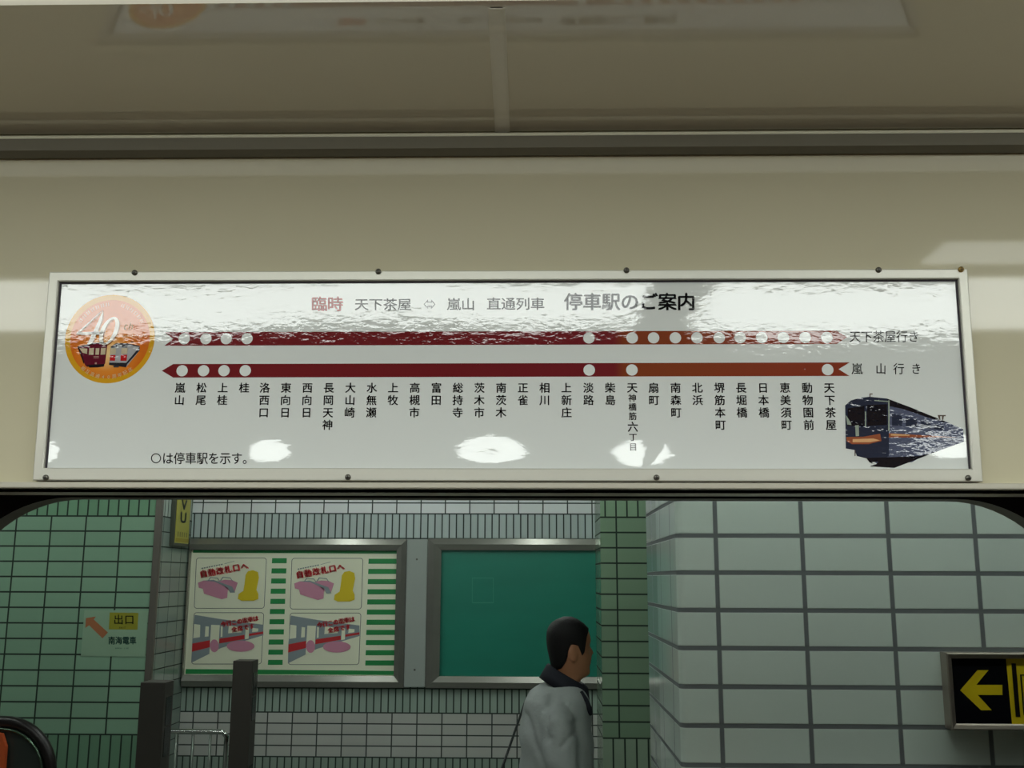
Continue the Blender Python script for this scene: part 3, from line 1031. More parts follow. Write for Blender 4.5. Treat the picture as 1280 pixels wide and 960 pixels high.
pink, greyp, redp, yel, skin_c = (206, 140, 164), (140, 152, 156), (196, 44, 48), (222, 196, 26), (206, 200, 162)
TXT = []
for dx, dy in ((0, 0), (513, 4)):
    P1, P2, P3, P4, P5, SM, P6, P7 = [], [], [], [], [], [], [], []
    def sh(p, dx=dx, dy=dy):
        return [(x + dx, y + dy) for x, y in p]
    # upper picture: pink ticket gates with grey handles, plain yellow shape beside them
    P1 += [sh([(225, 284), (262, 276), (300, 278), (330, 292), (312, 345), (285, 335)]), sh([(118, 292), (148, 280), (205, 284), (278, 318), (274, 372), (244, 380), (150, 350), (144, 324), (122, 318)])]
    P2 += [sh([(148, 281), (200, 276), (300, 312), (316, 344), (290, 345), (278, 318), (205, 286)])]
    for hx, hy in ((168, 284), (235, 282)):
        P2 += [sh([(hx, hy), (hx + 15, hy - 22), (hx + 19, hy - 19), (hx + 5, hy)]), sh([(hx + 15, hy - 22), (hx + 56, hy - 18), (hx + 55, hy - 14), (hx + 17, hy - 18)]), sh([(hx + 52, hy - 18), (hx + 56, hy - 18), (hx + 70, hy + 2), (hx + 66, hy + 2)])]
    P4 += [sh([(372, 250), (385, 230), (412, 225), (438, 235), (443, 265), (436, 300), (430, 330), (440, 352), (440, 378), (415, 388), (350, 388), (330, 378), (334, 352), (360, 335), (366, 300)])]
    # lower picture: a grey train with a red stripe at a platform
    P6 += [sh([(100, 463), (240, 486), (466, 516), (466, 572), (240, 640), (84, 718), (86, 620)])]
    P3 += [sh([(88, 616), (182, 598), (180, 636), (85, 660)]), sh([(232, 590), (366, 570), (366, 592), (230, 616)]), sh([(390, 564), (466, 552), (466, 564), (390, 576)])]
    P5 += [sh([(97, 512), (130, 516), (128, 582), (92, 588)]), sh([(158, 524), (176, 526), (174, 578), (154, 580)]), sh([(188, 516), (234, 518), (226, 660), (178, 676)]), sh([(240, 524), (250, 526), (248, 580), (238, 582)]), sh([(282, 520), (350, 530), (350, 556), (278, 562)]),
           sh([(372, 530), (390, 532), (388, 590), (368, 594)]), sh([(408, 532), (440, 536), (438, 552), (406, 556)])]
    P7 = [sh(ell(205, 628, 24, 34)), sh(ell(345, 630, 74, 30))]
    TXT += [('自動改札口へ', (140 + dx, 245 + dy), (358 + dx, 205 + dy), 34), ('今行この電車は', (246 + dx, 513 + dy), (418 + dx, 483 + dy), 25), ('全席です', (304 + dx, 541 + dy), (396 + dx, 524 + dy), 25)]
    for i in range(9):
        x = 136 + 13 * i + dx
        SM.append([(x, 213 - 1.6 * i * 1.6 + dy), (x + 9, 211 - 1.6 * i * 1.6 + dy), (x + 9, 217 - 1.6 * i * 1.6 + dy), (x, 219 - 1.6 * i * 1.6 + dy)])
    SM.append([(258 + dx, 190 + dy), (312 + dx, 176 + dy), (312 + dx, 178 + dy), (258 + dx, 192 + dy)])
    prints('gate_drawing', P1, pink, 4)
    prints('gate_handle_drawing', P2, greyp, 5)
    prints('yellow_shape', P4, yel, 5)
    car = prints('train_drawing', P6, greyp, 2)
    for nm, ps, cl in (('window_drawing', P5, (236, 238, 212)), ('red_stripe_drawing', P3, redp)):
        for q_ in ps:
            o_ = prints(nm, [q_], cl, 3)
            o_.parent = car
    for q_ in P7:
        prints('pink_shape', [q_], pink, 4)
    prints('small_print', SM, (120, 132, 132), 2)
mb = MB()
for s, a, b, sz in TXT:
    mb = MB()
    n = len(s)
    ang = math.atan2(-(b[1] - a[1]), b[0] - a[0])
    for i, ch in enumerate(s):
        t = i / (n - 1)
        cx, cy = a[0] + (b[0] - a[0]) * t + 8, a[1] + (b[1] - a[1]) * t
        put_glyph(mb, ch, lambda u, v, cx=cx, cy=cy: Q(cx + u * math.cos(ang) - v * math.sin(ang), cy - v * math.cos(ang) - u * math.sin(ang), 6), sz * 1.2, 0.08)
    mb.build('red_lettering', mat('ink_red_lettering', (216, 44, 54), 0.45), pb)

# green board
gb = board('notice_board', 'steel framed empty green board to the left of the green tiled column', 'board', (-0.790, 0.470), (0.98, 2.035), (-0.690, 0.459), (1.062, 1.952))
gm = mat('green_board_face', (32, 130, 110), rough=0.35, vary=0.16, vscale=2.2, stretch=(0.8, 1, 3.0))
MB().box((-0.70, YQ, 1.055), (0.465, YB - 0.002, 1.96)).build('board_face', gm, gb)
mb = MB()
for x0, x1, y0, y1 in ((590, 617, 722, 754),):
    for (a, b, c, d) in ((x0, x1, y0, y0 + 1), (x0, x1, y1 - 1.4, y1), (x0, x0 + 0.8, y0, y1), (x1 - 0.8, x1, y0, y1)):
        mb.face([Vector((PY(x, y, YQ).x, YQ - 0.0008, PY(x, y, YQ).z)) for x, y in ((a, c), (b, c), (b, d), (a, d))])
mb.build('faint_mark', mat('faint_board_mark', (62, 150, 126), 0.5), gb)
# grey plate between the two boards
t = empty('cover_plate', (-0.867, YB, 1.5), 'plain grey plate between the poster board and the green board', 'plate')
MB().box((-0.943, YB - 0.045, 0.985), (-0.792, YB - 0.001, 2.03), bevel=0.004).build('plate', plate_grey, t)
for z in (1.885, 1.105):
    MB().tube([(-0.868, YB - 0.0445, z), (-0.868, YB - 0.049, z)], [0.008, 0.005], 10).build('screw', steel, t)

# ------------------------------------------------------------------ STATION: exit sign on the green wall
YE = YL - 0.004
es = empty('exit_sign', (-2.80, YL, 1.38), 'pale green exit notice with an orange arrow on the green tiled wall', 'sign')
MB().box((-3.025, YE, 1.232), (-2.593, YL - 0.0005, 1.531)).build('panel', mat('pale_green_film', (142, 172, 145), rough=0.4), es)
KE = 12.8


def E_(x, y, k=1):
    p = PY(95 + x / KE, 755 + y / KE, YE)
    return Vector((p.x, YE - 0.0008 * k, p.z))


mb = MB().face([E_(x, y) for x, y in ((160, 225), (320, 200), (290, 245), (512, 455), (425, 550), (215, 345), (150, 385))])
mb2 = MB()
mb2.face([E_(x, y) for x, y in ((160, 225), (320, 200), (285, 248), (512, 455), (425, 550), (210, 340), (150, 385))])
mb2.build('arrow', mat('orange_arrow', (166, 104, 66), 0.5), es)
mb2 = MB()
mb2.face([E_(x, y) for x, y in ((540, 135), (1000, 142), (985, 412), (525, 405))])
mb2.build('yellow_field', mat('yellow_field', (146, 144, 38), 0.5), es)
mb2 = MB()
for ch, x in (('出', 682), ('口', 855)):
    put_glyph(mb2, ch, lambda a, b, x=x: E_(x + a, 250 - b, 2), 165, 0.015)
for i, ch in enumerate('EXIT'):
    put_glyph(mb2, ch, lambda a, b, i=i: E_(705 + 26 * i + a, 378 - b, 2), 34, 0.02)
mb2.build('exit_lettering', mat('dark_lettering', (26, 34, 18), 0.5), es)
mb2 = MB()
for i, ch in enumerate('南海電車'):
    put_glyph(mb2, ch, lambda a, b, i=i: E_(572 + 113 * i + a, 585 - b, 1), 135, 0.025, sx=0.85)
for i, ch in enumerate('NANKAI LINE'):
    if ch != ' ':
        put_glyph(mb2, ch, lambda a, b, i=i: E_(636 + 20 * i + a, 708 - b, 1), 30, 0.015, sx=0.8)
mb2.build('line_lettering', mat('teal_lettering', (36, 92, 84), 0.5), es)

# yellow lightbox-like sign on the recess's side wall
XS = XC + 0.035
ys = empty('yellow_sign', (XC, 6.14, 2.3), 'tall yellow sign on the side wall left of the poster board', 'sign')
y0s, y1s = PX(220, 660, XS).y, PX(236.5, 660, XS).y
zb = PX(226, 679, XS).z
MB().box((XC + 0.0005, y0s - 0.02, zb - 0.02), (XS - 0.004, y1s + 0.02, 2.82), bevel=0.003).build('casing', mat('sign_casing', (70, 76, 62), 0.5), ys)
MB().box((XS - 0.004, y0s, zb), (XS, y1s, 2.80)).build('face', mat('yellow_sign_face', (178, 174, 70), 0.4, vary=0.06), ys)


def YS_(fy, z, k=1):
    return Vector((XS + 0.0008 * k, y0s + (y1s - y0s) * fy, z))


mb2 = MB()
hz = (y1s - y0s)
for ch, zc in (('V', zb + 0.272), ('U', zb + 0.182)):
    put_glyph(mb2, ch, lambda a, b, zc=zc: Vector((XS + 0.0008, (y0s + y1s) / 2 + a * 0.19, zc + b * 0.105)), 1.0, 0.04)
mb2.build('lettering', mat('slate_lettering', (84, 96, 92), 0.5), ys)
olive = mat('olive_lettering', (128, 128, 62), 0.5)
for i in range(5):
    fy = 0.14 + 0.16 * i
    mb2 = MB()
    mb2.face([YS_(fy, zb + 0.045), YS_(fy + 0.07, zb + 0.045), YS_(fy + 0.07, zb + 0.078), YS_(fy, zb + 0.078)])
    mb2.build('small_lettering', olive, ys)
mb2 = MB()
mb2.face([YS_(0, zb + 0.008), YS_(1, zb + 0.008), YS_(1, zb + 0.034), YS_(0, zb + 0.034)])
mb2.build('lower_band', mat('deep_yellow_band', (158, 146, 18), 0.4), ys)

# ------------------------------------------------------------------ STATION: direction sign on the pillar
sx0 = PY(1183, 816, 1.505).x
sz1, sz0 = PY(1183, 816, 1.505).z, PY(1187, 912.5, 1.505).z
ds = empty('direction_sign', (1.3, YP, (sz0 + sz1) / 2), 'black and yellow direction sign with a left arrow on the tiled pillar', 'sign')
mb = MB()
fw = 0.0145
ring_frame(mb, sx0, 1.62, sz0, sz1, sx0 + fw, 1.62 - fw, sz0 + fw, sz1 - fw, YP - 0.0005, 1.505, 1.509, 1.520, lift=0.003)
mb.build('frame', mat('sign_frame_steel', (150, 142, 130), rough=0.35, metal=0.6), ds)
MB().box((sx0 + 0.005, 1.516, sz0 + 0.005), (1.615, YP - 0.002, sz1 - 0.005)).build('face', mat('black_sign_face', (14, 15, 19), 0.25), ds)
KD = 6.0


def D_(x, y, k=1):
    p = PY(1160 + x / KD, 780 + y / KD, 1.516)
    return Vector((p.x, 1.516 - 0.0006 * k, p.z))


syel = mat('sign_yellow', (222, 196, 30), 0.35)
sblk = mat('sign_black_print', (18, 14, 10), 0.4)
mb = MB()
mb.face([D_(x, y) for x, y in ((240, 497), (370, 346), (453, 346), (362, 456), (557, 456), (557, 532), (372, 532), (478, 647), (398, 647))])
mb.build('arrow', syel, ds)
xa, xb = D_(598, 400).x, 1.60
za, zb2 = sz0 + fw, sz1 - fw
mb = MB()
mb.face([(xa + 0.001, 1.5154, za), (xb, 1.5154, za), (xb, 1.5154, zb2), (xa - 0.001, 1.5154, zb2)])
mb.build('yellow_field', syel, ds)
mb = MB()
z_a, z_b = D_(650, 696, 2).z, D_(650, 295, 2).z
x1_, x2_ = D_(632, 400, 2).x, D_(666, 400, 2).x
mb.face([(x1_, 1.5148, z_a), (x2_, 1.5148, z_a), (x2_, 1.5148, z_b), (x1_, 1.5148, z_b)])
x3 = D_(690, 400, 2).x
zc1, zc0 = D_(700, 378, 2).z, D_(700, 682, 2).z
for (p, q, r_, s_) in ((x3, x3 + 0.004, zc0, zc1), (x3, x3 + 0.11, zc1 - 0.003, zc1), (x3, x3 + 0.11, zc0, zc0 + 0.003), (x3 + 0.106, x3 + 0.11, zc0, zc1), (x3 + 0.145, x3 + 0.162, z_a, z_b)):
    mb.face([(p, 1.5148, r_), (q, 1.5148, r_), (q, 1.5148, s_), (p, 1.5148, s_)])
mb.build('door_symbol', sblk, ds)

# ------------------------------------------------------------------ STATION: sensor posts, railing, escalator
def post(x0, x1, y0, ztop_, label):
    t = empty('square_post', ((x0 + x1) / 2, y0 + 0.06, 0), label, 'post', 'dark square posts beside the railing')
    MB().box((x0, y0, 0.0), (x1, y0 + 0.125, ztop_), bevel=0.003).build('housing', dark_brown, t)
    for z in (ztop_ - 0.10, ztop_ - 0.24, ztop_ - 0.62):
        MB().box((x1 - 0.001, y0 + 0.03, z - 0.10), (x1 + 0.002, y0 + 0.10, z + 0.03)).build('dark_slot', dark_win, t)
    MB().box((x0 - 0.012, y0 - 0.012, 0.0), (x1 + 0.012, y0 + 0.137, 0.012), bevel=0.002).build('base_plate', steel_dark, t)
    return t


post(-1.862, -1.745, 3.75, 1.263, 'nearer dark brown square post, left of the railing')
post(-1.771, -1.655, 4.95, 1.271, 'farther dark brown square post, right of the railing before the poster')

t = empty('railing', (-2.05, 5.2, 0), 'low chrome railing with thin bars between the two dark posts', 'railing')
ra, rb = PY(205, 914, 5.2), PY(276, 914, 5.2)
xe = PY(283, 925, 5.2).x
mb = MB().tube([(ra.x - 0.03, 5.2, ra.z), (ra.x, 5.2, ra.z), (rb.x, 5.2, ra.z), (rb.x + 0.018, 5.2, ra.z - 0.006), (xe, 5.2, ra.z - 0.03), (xe, 5.2, ra.z - 0.06), (xe, 5.2, 0.0)], 0.0145, 12)
mb.build('handrail', chrome, t)
for px in (202, 219.5, 240.5, 262):
    x = PY(px, 940, 5.2).x
    MB().tube([(x, 5.2, ra.z - 0.005), (x, 5.2, 0.0)], 0.0075, 10).build('bar', mat('railing_bar', (120, 128, 120), 0.3, 0.9), t)
MB().tube([(ra.x - 0.03, 5.2, 0.12), (xe, 5.2, 0.12)], 0.008, 10).build('bottom_bar', chrome, t)

es2 = empty('escalator', (-3.4, 5.1, 0), 'escalator end with black rounded handrail at the lower left', 'escalator')
YA0 = 4.98
pc = PY(-4, 970, YA0)
r_o = (PY(-4, 897, YA0) - pc).length
path = []
for k in range(25):
    a = math.radians(-80 + 170 * k / 24)
    path.append((pc.x + (r_o - 0.03) * math.cos(a), YA0 + 0.04, pc.z + (r_o - 0.03) * math.sin(a)))
path += [(pc.x - 1.6, YA0 + 0.04, pc.z + r_o - 0.03)]
mb = MB()
mb.tube(path, 0.034, 14)
mb.build('handrail', mat('handrail_rubber', (24, 18, 18), 0.35), es2)
inner = [(pc.x + (r_o - 0.062) * math.cos(math.radians(a)), pc.z + (r_o - 0.062) * math.sin(math.radians(a))) for a in range(-80, 91, 10)]
mb = MB()
mb.prism([(x, YA0 + 0.02, z) for x, z in inner] + [(pc.x - 1.6, YA0 + 0.02, pc.z + r_o - 0.062), (pc.x - 1.6, YA0 + 0.02, pc.z - r_o + 0.05)], (0, 0.04, 0))
mb.build('balustrade', mat('dark_balustrade', (54, 60, 56), 0.12), es2)
trim_path = [(pc.x + (r_o - 0.068) * math.cos(math.radians(a)), YA0 + 0.012, pc.z + (r_o - 0.068) * math.sin(math.radians(a))) for a in range(-80, 91, 10)]
MB().tube(trim_path + [(pc.x - 1.6, YA0 + 0.012, pc.z + r_o - 0.068)], 0.008, 8).build('handrail_guide', mat('guide_steel', (96, 120, 100), 0.25, 0.8), es2)
MB().box((pc.x - 1.6, YA0 - 0.05, 0.0), (pc.x + 0.30, YA0 + 0.13, pc.z - r_o + 0.10), bevel=0.01).build('skirt', steel, es2)
po = PY(4, 940, YA0 - 0.03)
mb = MB().prism([(po.x - 0.30, YA0 - 0.03, 0.30), (po.x + 0.02, YA0 - 0.03, 0.30), (po.x + 0.01, YA0 - 0.03, po.z + 0.03), (po.x - 0.02, YA0 - 0.03, po.z + 0.10), (po.x - 0.30, YA0 - 0.03, po.z + 0.14)], (0, 0.03, 0))
tag(mb.build('safety_panel', mat('orange_panel', (206, 92, 48), 0.4), es2), 'orange panel on the escalator end')

# ------------------------------------------------------------------ STATION: slanting pole behind the man
pa, pb_ = PY(657, 876, 3.05), PY(627, 962, 3.05)
d = (pb_ - pa) / (pa.z - pb_.z)
foot_ = pb_ + d * pb_.z
top_ = pa - d * 0.01
t = empty('slanting_pole', foot_, 'thin dark pole slanting down behind the back of the man', 'pole')
MB().tube([foot_ + Vector((0, 0, 0.004)), top_], [0.008, 0.0045], 10).build('shaft', mat('dark_pole', (40, 46, 44), 0.4), t)
MB().tube([foot_, foot_ + (top_ - foot_) * 0.03], [0.013, 0.009], 10).build('rubber_tip', black_rubber, t)

# ------------------------------------------------------------------ the man
MX, MY = 0.0, 2.70


def skin_mesh(chains, sub=2):
    """chains: list of lists of (x, y, z, radius); first vertex of first chain is the root; later chains may start on an existing point"""
    me = bpy.data.meshes.new('skin')
    vs_, es_, rad, idx = [], [], [], {}
    for ch in chains:
        prev = None
        for (x, y, z, r) in ch:
            k = (round(x, 4), round(y, 4), round(z, 4))
            if k not in idx:
                idx[k] = len(vs_)
                vs_.append((x, y, z))
                rad.append(r if isinstance(r, tuple) else (r, r))
            if prev is not None:
                es_.append((prev, idx[k]))
            prev = idx[k]
    me.from_pydata(vs_, es_, [])
    o = bpy.data.objects.new('skin', me)
    C.objects.link(o)
    o.modifiers.new('skin', 'SKIN').use_smooth_shade = True
    for i, sv in enumerate(me.skin_vertices[0].data):
        sv.radius = rad[i]
        sv.use_root = (i == 0)
    md = o.modifiers.new('sub', 'SUBSURF')
    md.levels = md.render_levels = sub
    out = evaluated_mesh(o)
    bpy.data.objects.remove(o)
    return out


def fuse(mesh_list, voxel, smooth_it=4):
    bm = bmesh.new()
    for m_ in mesh_list:
        bm.from_mesh(m_)
    me = bpy.data.meshes.new('fuse')
    bm.to_mesh(me)
    bm.free()
    o = bpy.data.objects.new('fuse', me)
    C.objects.link(o)
    md = o.modifiers.new('re', 'REMESH')
    md.mode = 'VOXEL'
    md.voxel_size = voxel
    if smooth_it:
        sm = o.modifiers.new('sm', 'SMOOTH')
        sm.factor = 0.5
        sm.iterations = smooth_it
    out = evaluated_mesh(o)
    bpy.data.objects.remove(o)
    for p in out.polygons:
        p.use_smooth = True
    return out


def link_mesh(name, me, m, parent, off):
    me.transform(Matrix.Translation(-off))
    me.materials.clear()
    me.materials.append(m)
    for p in me.polygons:
        p.use_smooth = True
        p.material_index = 0
    o = bpy.data.objects.new(name, me)
    C.objects.link(o)
    o.parent = parent
    return o


man_loc = Vector((0.07, MY, 0))
man = empty('person', man_loc, 'man with short black hair and pale grey jacket walking to the right', 'person')
HS = 0.885                                                # head scale
CT, ST = math.cos(0.28), math.sin(0.28)                   # head turned a little away
HX, HZ = 0.126, 1.398                                     # head axis and chin height
HEAD = [  # z, front, back, half width
    (-0.075, 0.020, -0.085, 0.056), (-0.04, 0.030, -0.080, 0.054), (-0.012, 0.050, -0.078, 0.054), (0.0, 0.084, -0.078, 0.050), (0.012, 0.095, -0.078, 0.054), (0.030, 0.092, -0.080, 0.060), (0.042, 0.091, -0.082, 0.063),
    (0.052, 0.099, -0.084, 0.065), (0.060, 0.095, -0.086, 0.067), (0.068, 0.101, -0.088, 0.068), (0.080, 0.096, -0.091, 0.070), (0.095, 0.095, -0.095, 0.072), (0.110, 0.092, -0.098, 0.073), (0.122, 0.090, -0.100, 0.074),
    (0.138, 0.098, -0.102, 0.075), (0.155, 0.096, -0.102, 0.076), (0.175, 0.090, -0.100, 0.076), (0.195, 0.078, -0.092, 0.071), (0.212, 0.058, -0.076, 0.060), (0.226, 0.030, -0.050, 0.041), (0.234, 0.002, -0.022, 0.018)]
NSEG = 40


def head_pt(row, k, grow=0.0):
    z, f, b, hw = row
    a = 2 * math.pi * k / NSEG
    c, s = math.cos(a), math.sin(a)
    xc, xr_ = (f + b) / 2, (f - b) / 2
    sx_ = abs(c) ** 0.9 * (1 if c > 0 else -1)
    sy_ = abs(s) ** 0.85 * (1 if s > 0 else -1)
    x = xc + (xr_ + grow) * sx_
    y = (hw + grow) * sy_
    an = a if a <= math.pi else a - 2 * math.pi
    # nose: a narrow ridge growing downward from between the eyes
    nz = {0.080: 0.010, 0.095: 0.024, 0.110: 0.014, 0.122: 0.006}.get(z, 0.0)
    x += nz * math.exp(-(an / 0.20) ** 2)
    # eye sockets
    if z in (0.122, 0.110):
        x -= 0.006 * math.exp(-((abs(an) - 0.42) / 0.17) ** 2)
    x, y = x * 0.90, y
    return Vector((HX + HS * (x * CT - y * ST), MY + HS * (x * ST + y * CT), z * HS + HZ))


bm = bmesh.new()
rows = [[bm.verts.new(head_pt(r, k)) for k in range(NSEG)] for r in HEAD]
for a, b in zip(rows, rows[1:]):
    for k in range(NSEG):
        bm.faces.new((a[k], a[(k + 1) % NSEG], b[(k + 1) % NSEG], b[k]))
bm.faces.new(rows[0][::-1])
bm.faces.new(rows[-1])
head_me = bpy.data.meshes.new('head')
bm.to_mesh(head_me)
bm.free()
mbx = MB()
for s in (-1, 1):                                         # ears: a tilted oval rim and a lobe
    ex, ey = -0.010, s * 0.074
    c = Vector((HX + HS * (ex * CT - ey * ST), MY + HS * (ex * ST + ey * CT), HZ + 0.098 * HS))
    rot = Matrix.Rotation(0.28 + s * -0.25, 3, 'Z')
    mbx.ellipsoid(c, (0.019, 0.008, 0.031), rot)
    mbx.ellipsoid(c + Vector((0.004, s * 0.002, -0.022)), (0.010, 0.006, 0.012), rot)
    ex, ey = 0.066, s * 0.030
    mbx.ellipsoid((HX + HS * (ex * CT - ey * ST), MY + HS * (ex * ST + ey * CT), HZ + 0.117 * HS), (0.011, 0.013, 0.010))
ear_me = bpy.data.meshes.new('ears')
mbx.bm.to_mesh(ear_me)
mbx.bm.free()


def hand_chains(wx, wy, wz, dirx, s):
    """fingers hanging down from a wrist, slightly curled; s = side the thumb is on (forward)"""
    chains = []
    palm_end = (wx + dirx * 0.02, wy, wz - 0.085)
    chains.append([(wx, wy, wz, (0.026, 0.018)), (wx + dirx * 0.012, wy, wz - 0.045, (0.036, 0.015)), (*palm_end, (0.038, 0.014))])
    for i, (off, ln) in enumerate(((0.030, 0.068), (0.010, 0.076), (-0.010, 0.070), (-0.030, 0.056))):
        bx = palm_end[0] + off
        chains.append([(bx - off * 0.3, wy, palm_end[2] + 0.03, 0.0095), (bx, wy, palm_end[2] - 0.004, 0.0092), (bx + dirx * 0.006, wy + s * 0.006, palm_end[2] - ln * 0.5, 0.0085), (bx + dirx * 0.004, wy + s * 0.018, palm_end[2] - ln * 0.95, 0.0072)])
    chains.append([(wx + 0.018, wy, wz - 0.03, 0.011), (wx + 0.044, wy + s * 0.010, wz - 0.055, 0.0105), (wx + 0.052, wy + s * 0.016, wz - 0.085, 0.0092), (wx + 0.052, wy + s * 0.022, wz - 0.108, 0.0078)])
    return chains


def W(x, y, z, r):
    return (x, MY + y, z, r)


SHZ = 1.268
body_chains = [
    [W(0.075, 0, 0.86, (0.13, 0.10)), W(0.07, 0, 1.0, (0.12, 0.09)), W(0.065, 0, 1.14, (0.135, 0.095)), W(0.07, 0, 1.25, (0.12, 0.085)), W(0.088, 0, 1.33, (0.058, 0.055)), W(0.112, 0, 1.41, (0.052, 0.05))],
    [W(0.07, 0, 1.25, (0.12, 0.085)), W(0.07, -0.155, SHZ - 0.006, 0.050), W(0.110, -0.207, 1.04, 0.041), W(0.20, -0.20, 0.83, 0.028)],
    [W(0.07, 0, 1.25, (0.12, 0.085)), W(0.07, 0.155, SHZ - 0.006, 0.050), W(0.01, 0.20, 1.03, 0.041), W(0.02, 0.21, 0.80, 0.028)],
    [W(0.075, 0, 0.86, (0.13, 0.10)), W(0.085, -0.085, 0.79, 0.082), W(0.09, -0.085, 0.45, 0.055), W(-0.10, -0.085, 0.11, 0.036), W(-0.055, -0.088, 0.045, 0.034), W(0.06, -0.09, 0.03, 0.026)],
    [W(0.075, 0, 0.86, (0.13, 0.10)), W(0.085, 0.085, 0.79, 0.082), W(0.24, 0.085, 0.45, 0.055), W(0.27, 0.085, 0.09, 0.036), W(0.31, 0.088, 0.045, 0.034), W(0.42, 0.09, 0.03, 0.026)]]
parts = [skin_mesh(body_chains)]
for (wx, wy, wz, s) in ((0.20, -0.20, 0.83, 1), (0.02, 0.21, 0.80, -1)):
    for ch in hand_chains(wx, MY + wy, wz, 0.3, s):
        parts.append(skin_mesh([ch], 1))
body = fuse(parts + [head_me, ear_me], 0.0055, 2)
skin_m = mat('skin', (176, 122, 88), rough=0.5, vary=0.05, vscale=20)
link_mesh('body', body, skin_m, man, man_loc)

# hair: shell over the back and top of the head
def hair_low(an):
    """lowest hair height (head units) at angle an (0 = face, pi = back)"""
    a = abs(an)
    pts = ((0.0, 0.190), (0.45, 0.188), (0.75, 0.176), (0.98, 0.158), (1.12, 0.090), (1.30, 0.085), (1.42, 0.128), (1.72, 0.132), (1.95, 0.075), (2.3, 0.035), (3.2, 0.020))
    for (a0, z0), (a1, z1) in zip(pts, pts[1:]):
        if a <= a1:
            return z0 + (z1 - z0) * (a - a0) / (a1 - a0)
    return pts[-1][1]


bm = bmesh.new()
NH = 18


def head_row(z):
    for r0, r1 in zip(HEAD, HEAD[1:]):
        if z <= r1[0]:
            t = (z - r0[0]) / (r1[0] - r0[0])
            return tuple(a + (b - a) * t for a, b in zip(r0, r1))
    return HEAD[-1]


def hair_pt(k, j, g):
    an = 2 * math.pi * k / NSEG
    an = an if an <= math.pi else an - 2 * math.pi
    zl = hair_low(an)
    z = zl + (0.234 - zl) * (j / NH)
    gg = g * min(1, 0.35 + j / 3)
    p = head_pt(head_row(z), k, gg)
    p.z += g * HS * (j / NH) ** 2 * 0.9
    return p


inn_ = [[bm.verts.new(hair_pt(k, j, -0.004)) for k in range(NSEG)] for j in range(NH + 1)]
out_ = [[bm.verts.new(hair_pt(k, j, 0.007)) for k in range(NSEG)] for j in range(NH + 1)]
for k in range(NSEG):
    k2 = (k + 1) % NSEG
    bm.faces.new((inn_[0][k], inn_[0][k2], out_[0][k2], out_[0][k]))
    for j in range(NH):
        bm.faces.new((out_[j][k], out_[j][k2], out_[j + 1][k2], out_[j + 1][k]))
        bm.faces.new((inn_[j + 1][k], inn_[j + 1][k2], inn_[j][k2], inn_[j][k]))
bm.faces.new(out_[-1])
bm.faces.new(inn_[-1][::-1])
me = bpy.data.meshes.new('hair')
bm.to_mesh(me)
bm.free()
link_mesh('hair', me, mat('black_hair', (15, 13, 13), rough=0.55, bump=0.002, bscale=260, vary=0.2, vscale=120, spec=0.3), man, man_loc)

# jacket: torso and sleeves, open hem over the trousers
mb = MB()
TORSO = ((0.80, 0.089, 0.139, 0.180), (0.86, 0.089, 0.139, 0.180), (0.95, 0.087, 0.138, 0.178), (1.05, 0.083, 0.138, 0.180), (1.15, 0.079, 0.134, 0.185), (1.22, 0.077, 0.130, 0.185), (1.27, 0.077, 0.126, 0.176), (1.31, 0.077, 0.118, 0.155), (1.340, 0.080, 0.104, 0.120), (1.365, 0.090, 0.084, 0.085), (1.378, 0.100, 0.062, 0.062))
rg = []
for z, xc, rx, ry in TORSO:
    rg.append([mb.bm.verts.new((xc + rx * abs(math.cos(a)) ** 0.85 * (1 if math.cos(a) > 0 else -1), MY + ry * abs(math.sin(a)) ** 0.85 * (1 if math.sin(a) > 0 else -1), z)) for a in [2 * math.pi * k / 36 for k in range(36)]])
for a, b in zip(rg, rg[1:]):
    for k in range(36):
        mb.bm.faces.new((a[k], a[(k + 1) % 36], b[(k + 1) % 36], b[k]))
mb.bm.faces.new(rg[0][::-1])
mb.bm.faces.new(rg[-1])
for s_, pts in ((-1, ((0.075, 0.130, 1.268, 0.064), (0.078, 0.172, 1.245, 0.066), (0.098, 0.200, 1.13, 0.063), (0.132, 0.212, 1.01, 0.057), (0.172, 0.206, 0.915, 0.051), (0.204, 0.20, 0.835, 0.044))),
                (1, ((0.075, 0.130, 1.268, 0.064), (0.070, 0.172, 1.245, 0.066), (0.040, 0.198, 1.13, 0.063), (0.010, 0.206, 1.01, 0.057), (0.014, 0.208, 0.91, 0.051), (0.02, 0.21, 0.815, 0.044)))):
    mb.tube([(x, MY + s_ * y, z) for x, y, z, r in pts], [p[3] for p in pts], 18)
    mb.ellipsoid((0.076, MY + s_ * 0.158, 1.25), (0.070, 0.066, 0.066))
jk = bpy.data.meshes.new('jk')
mb.bm.to_mesh(jk)
mb.bm.free()
jk = fuse([jk], 0.007, 3)
import mathutils
def cz(pts):
    return [(PY(x, y, 2.52).x, PY(x, y, 2.52).z) for x, y in pts]


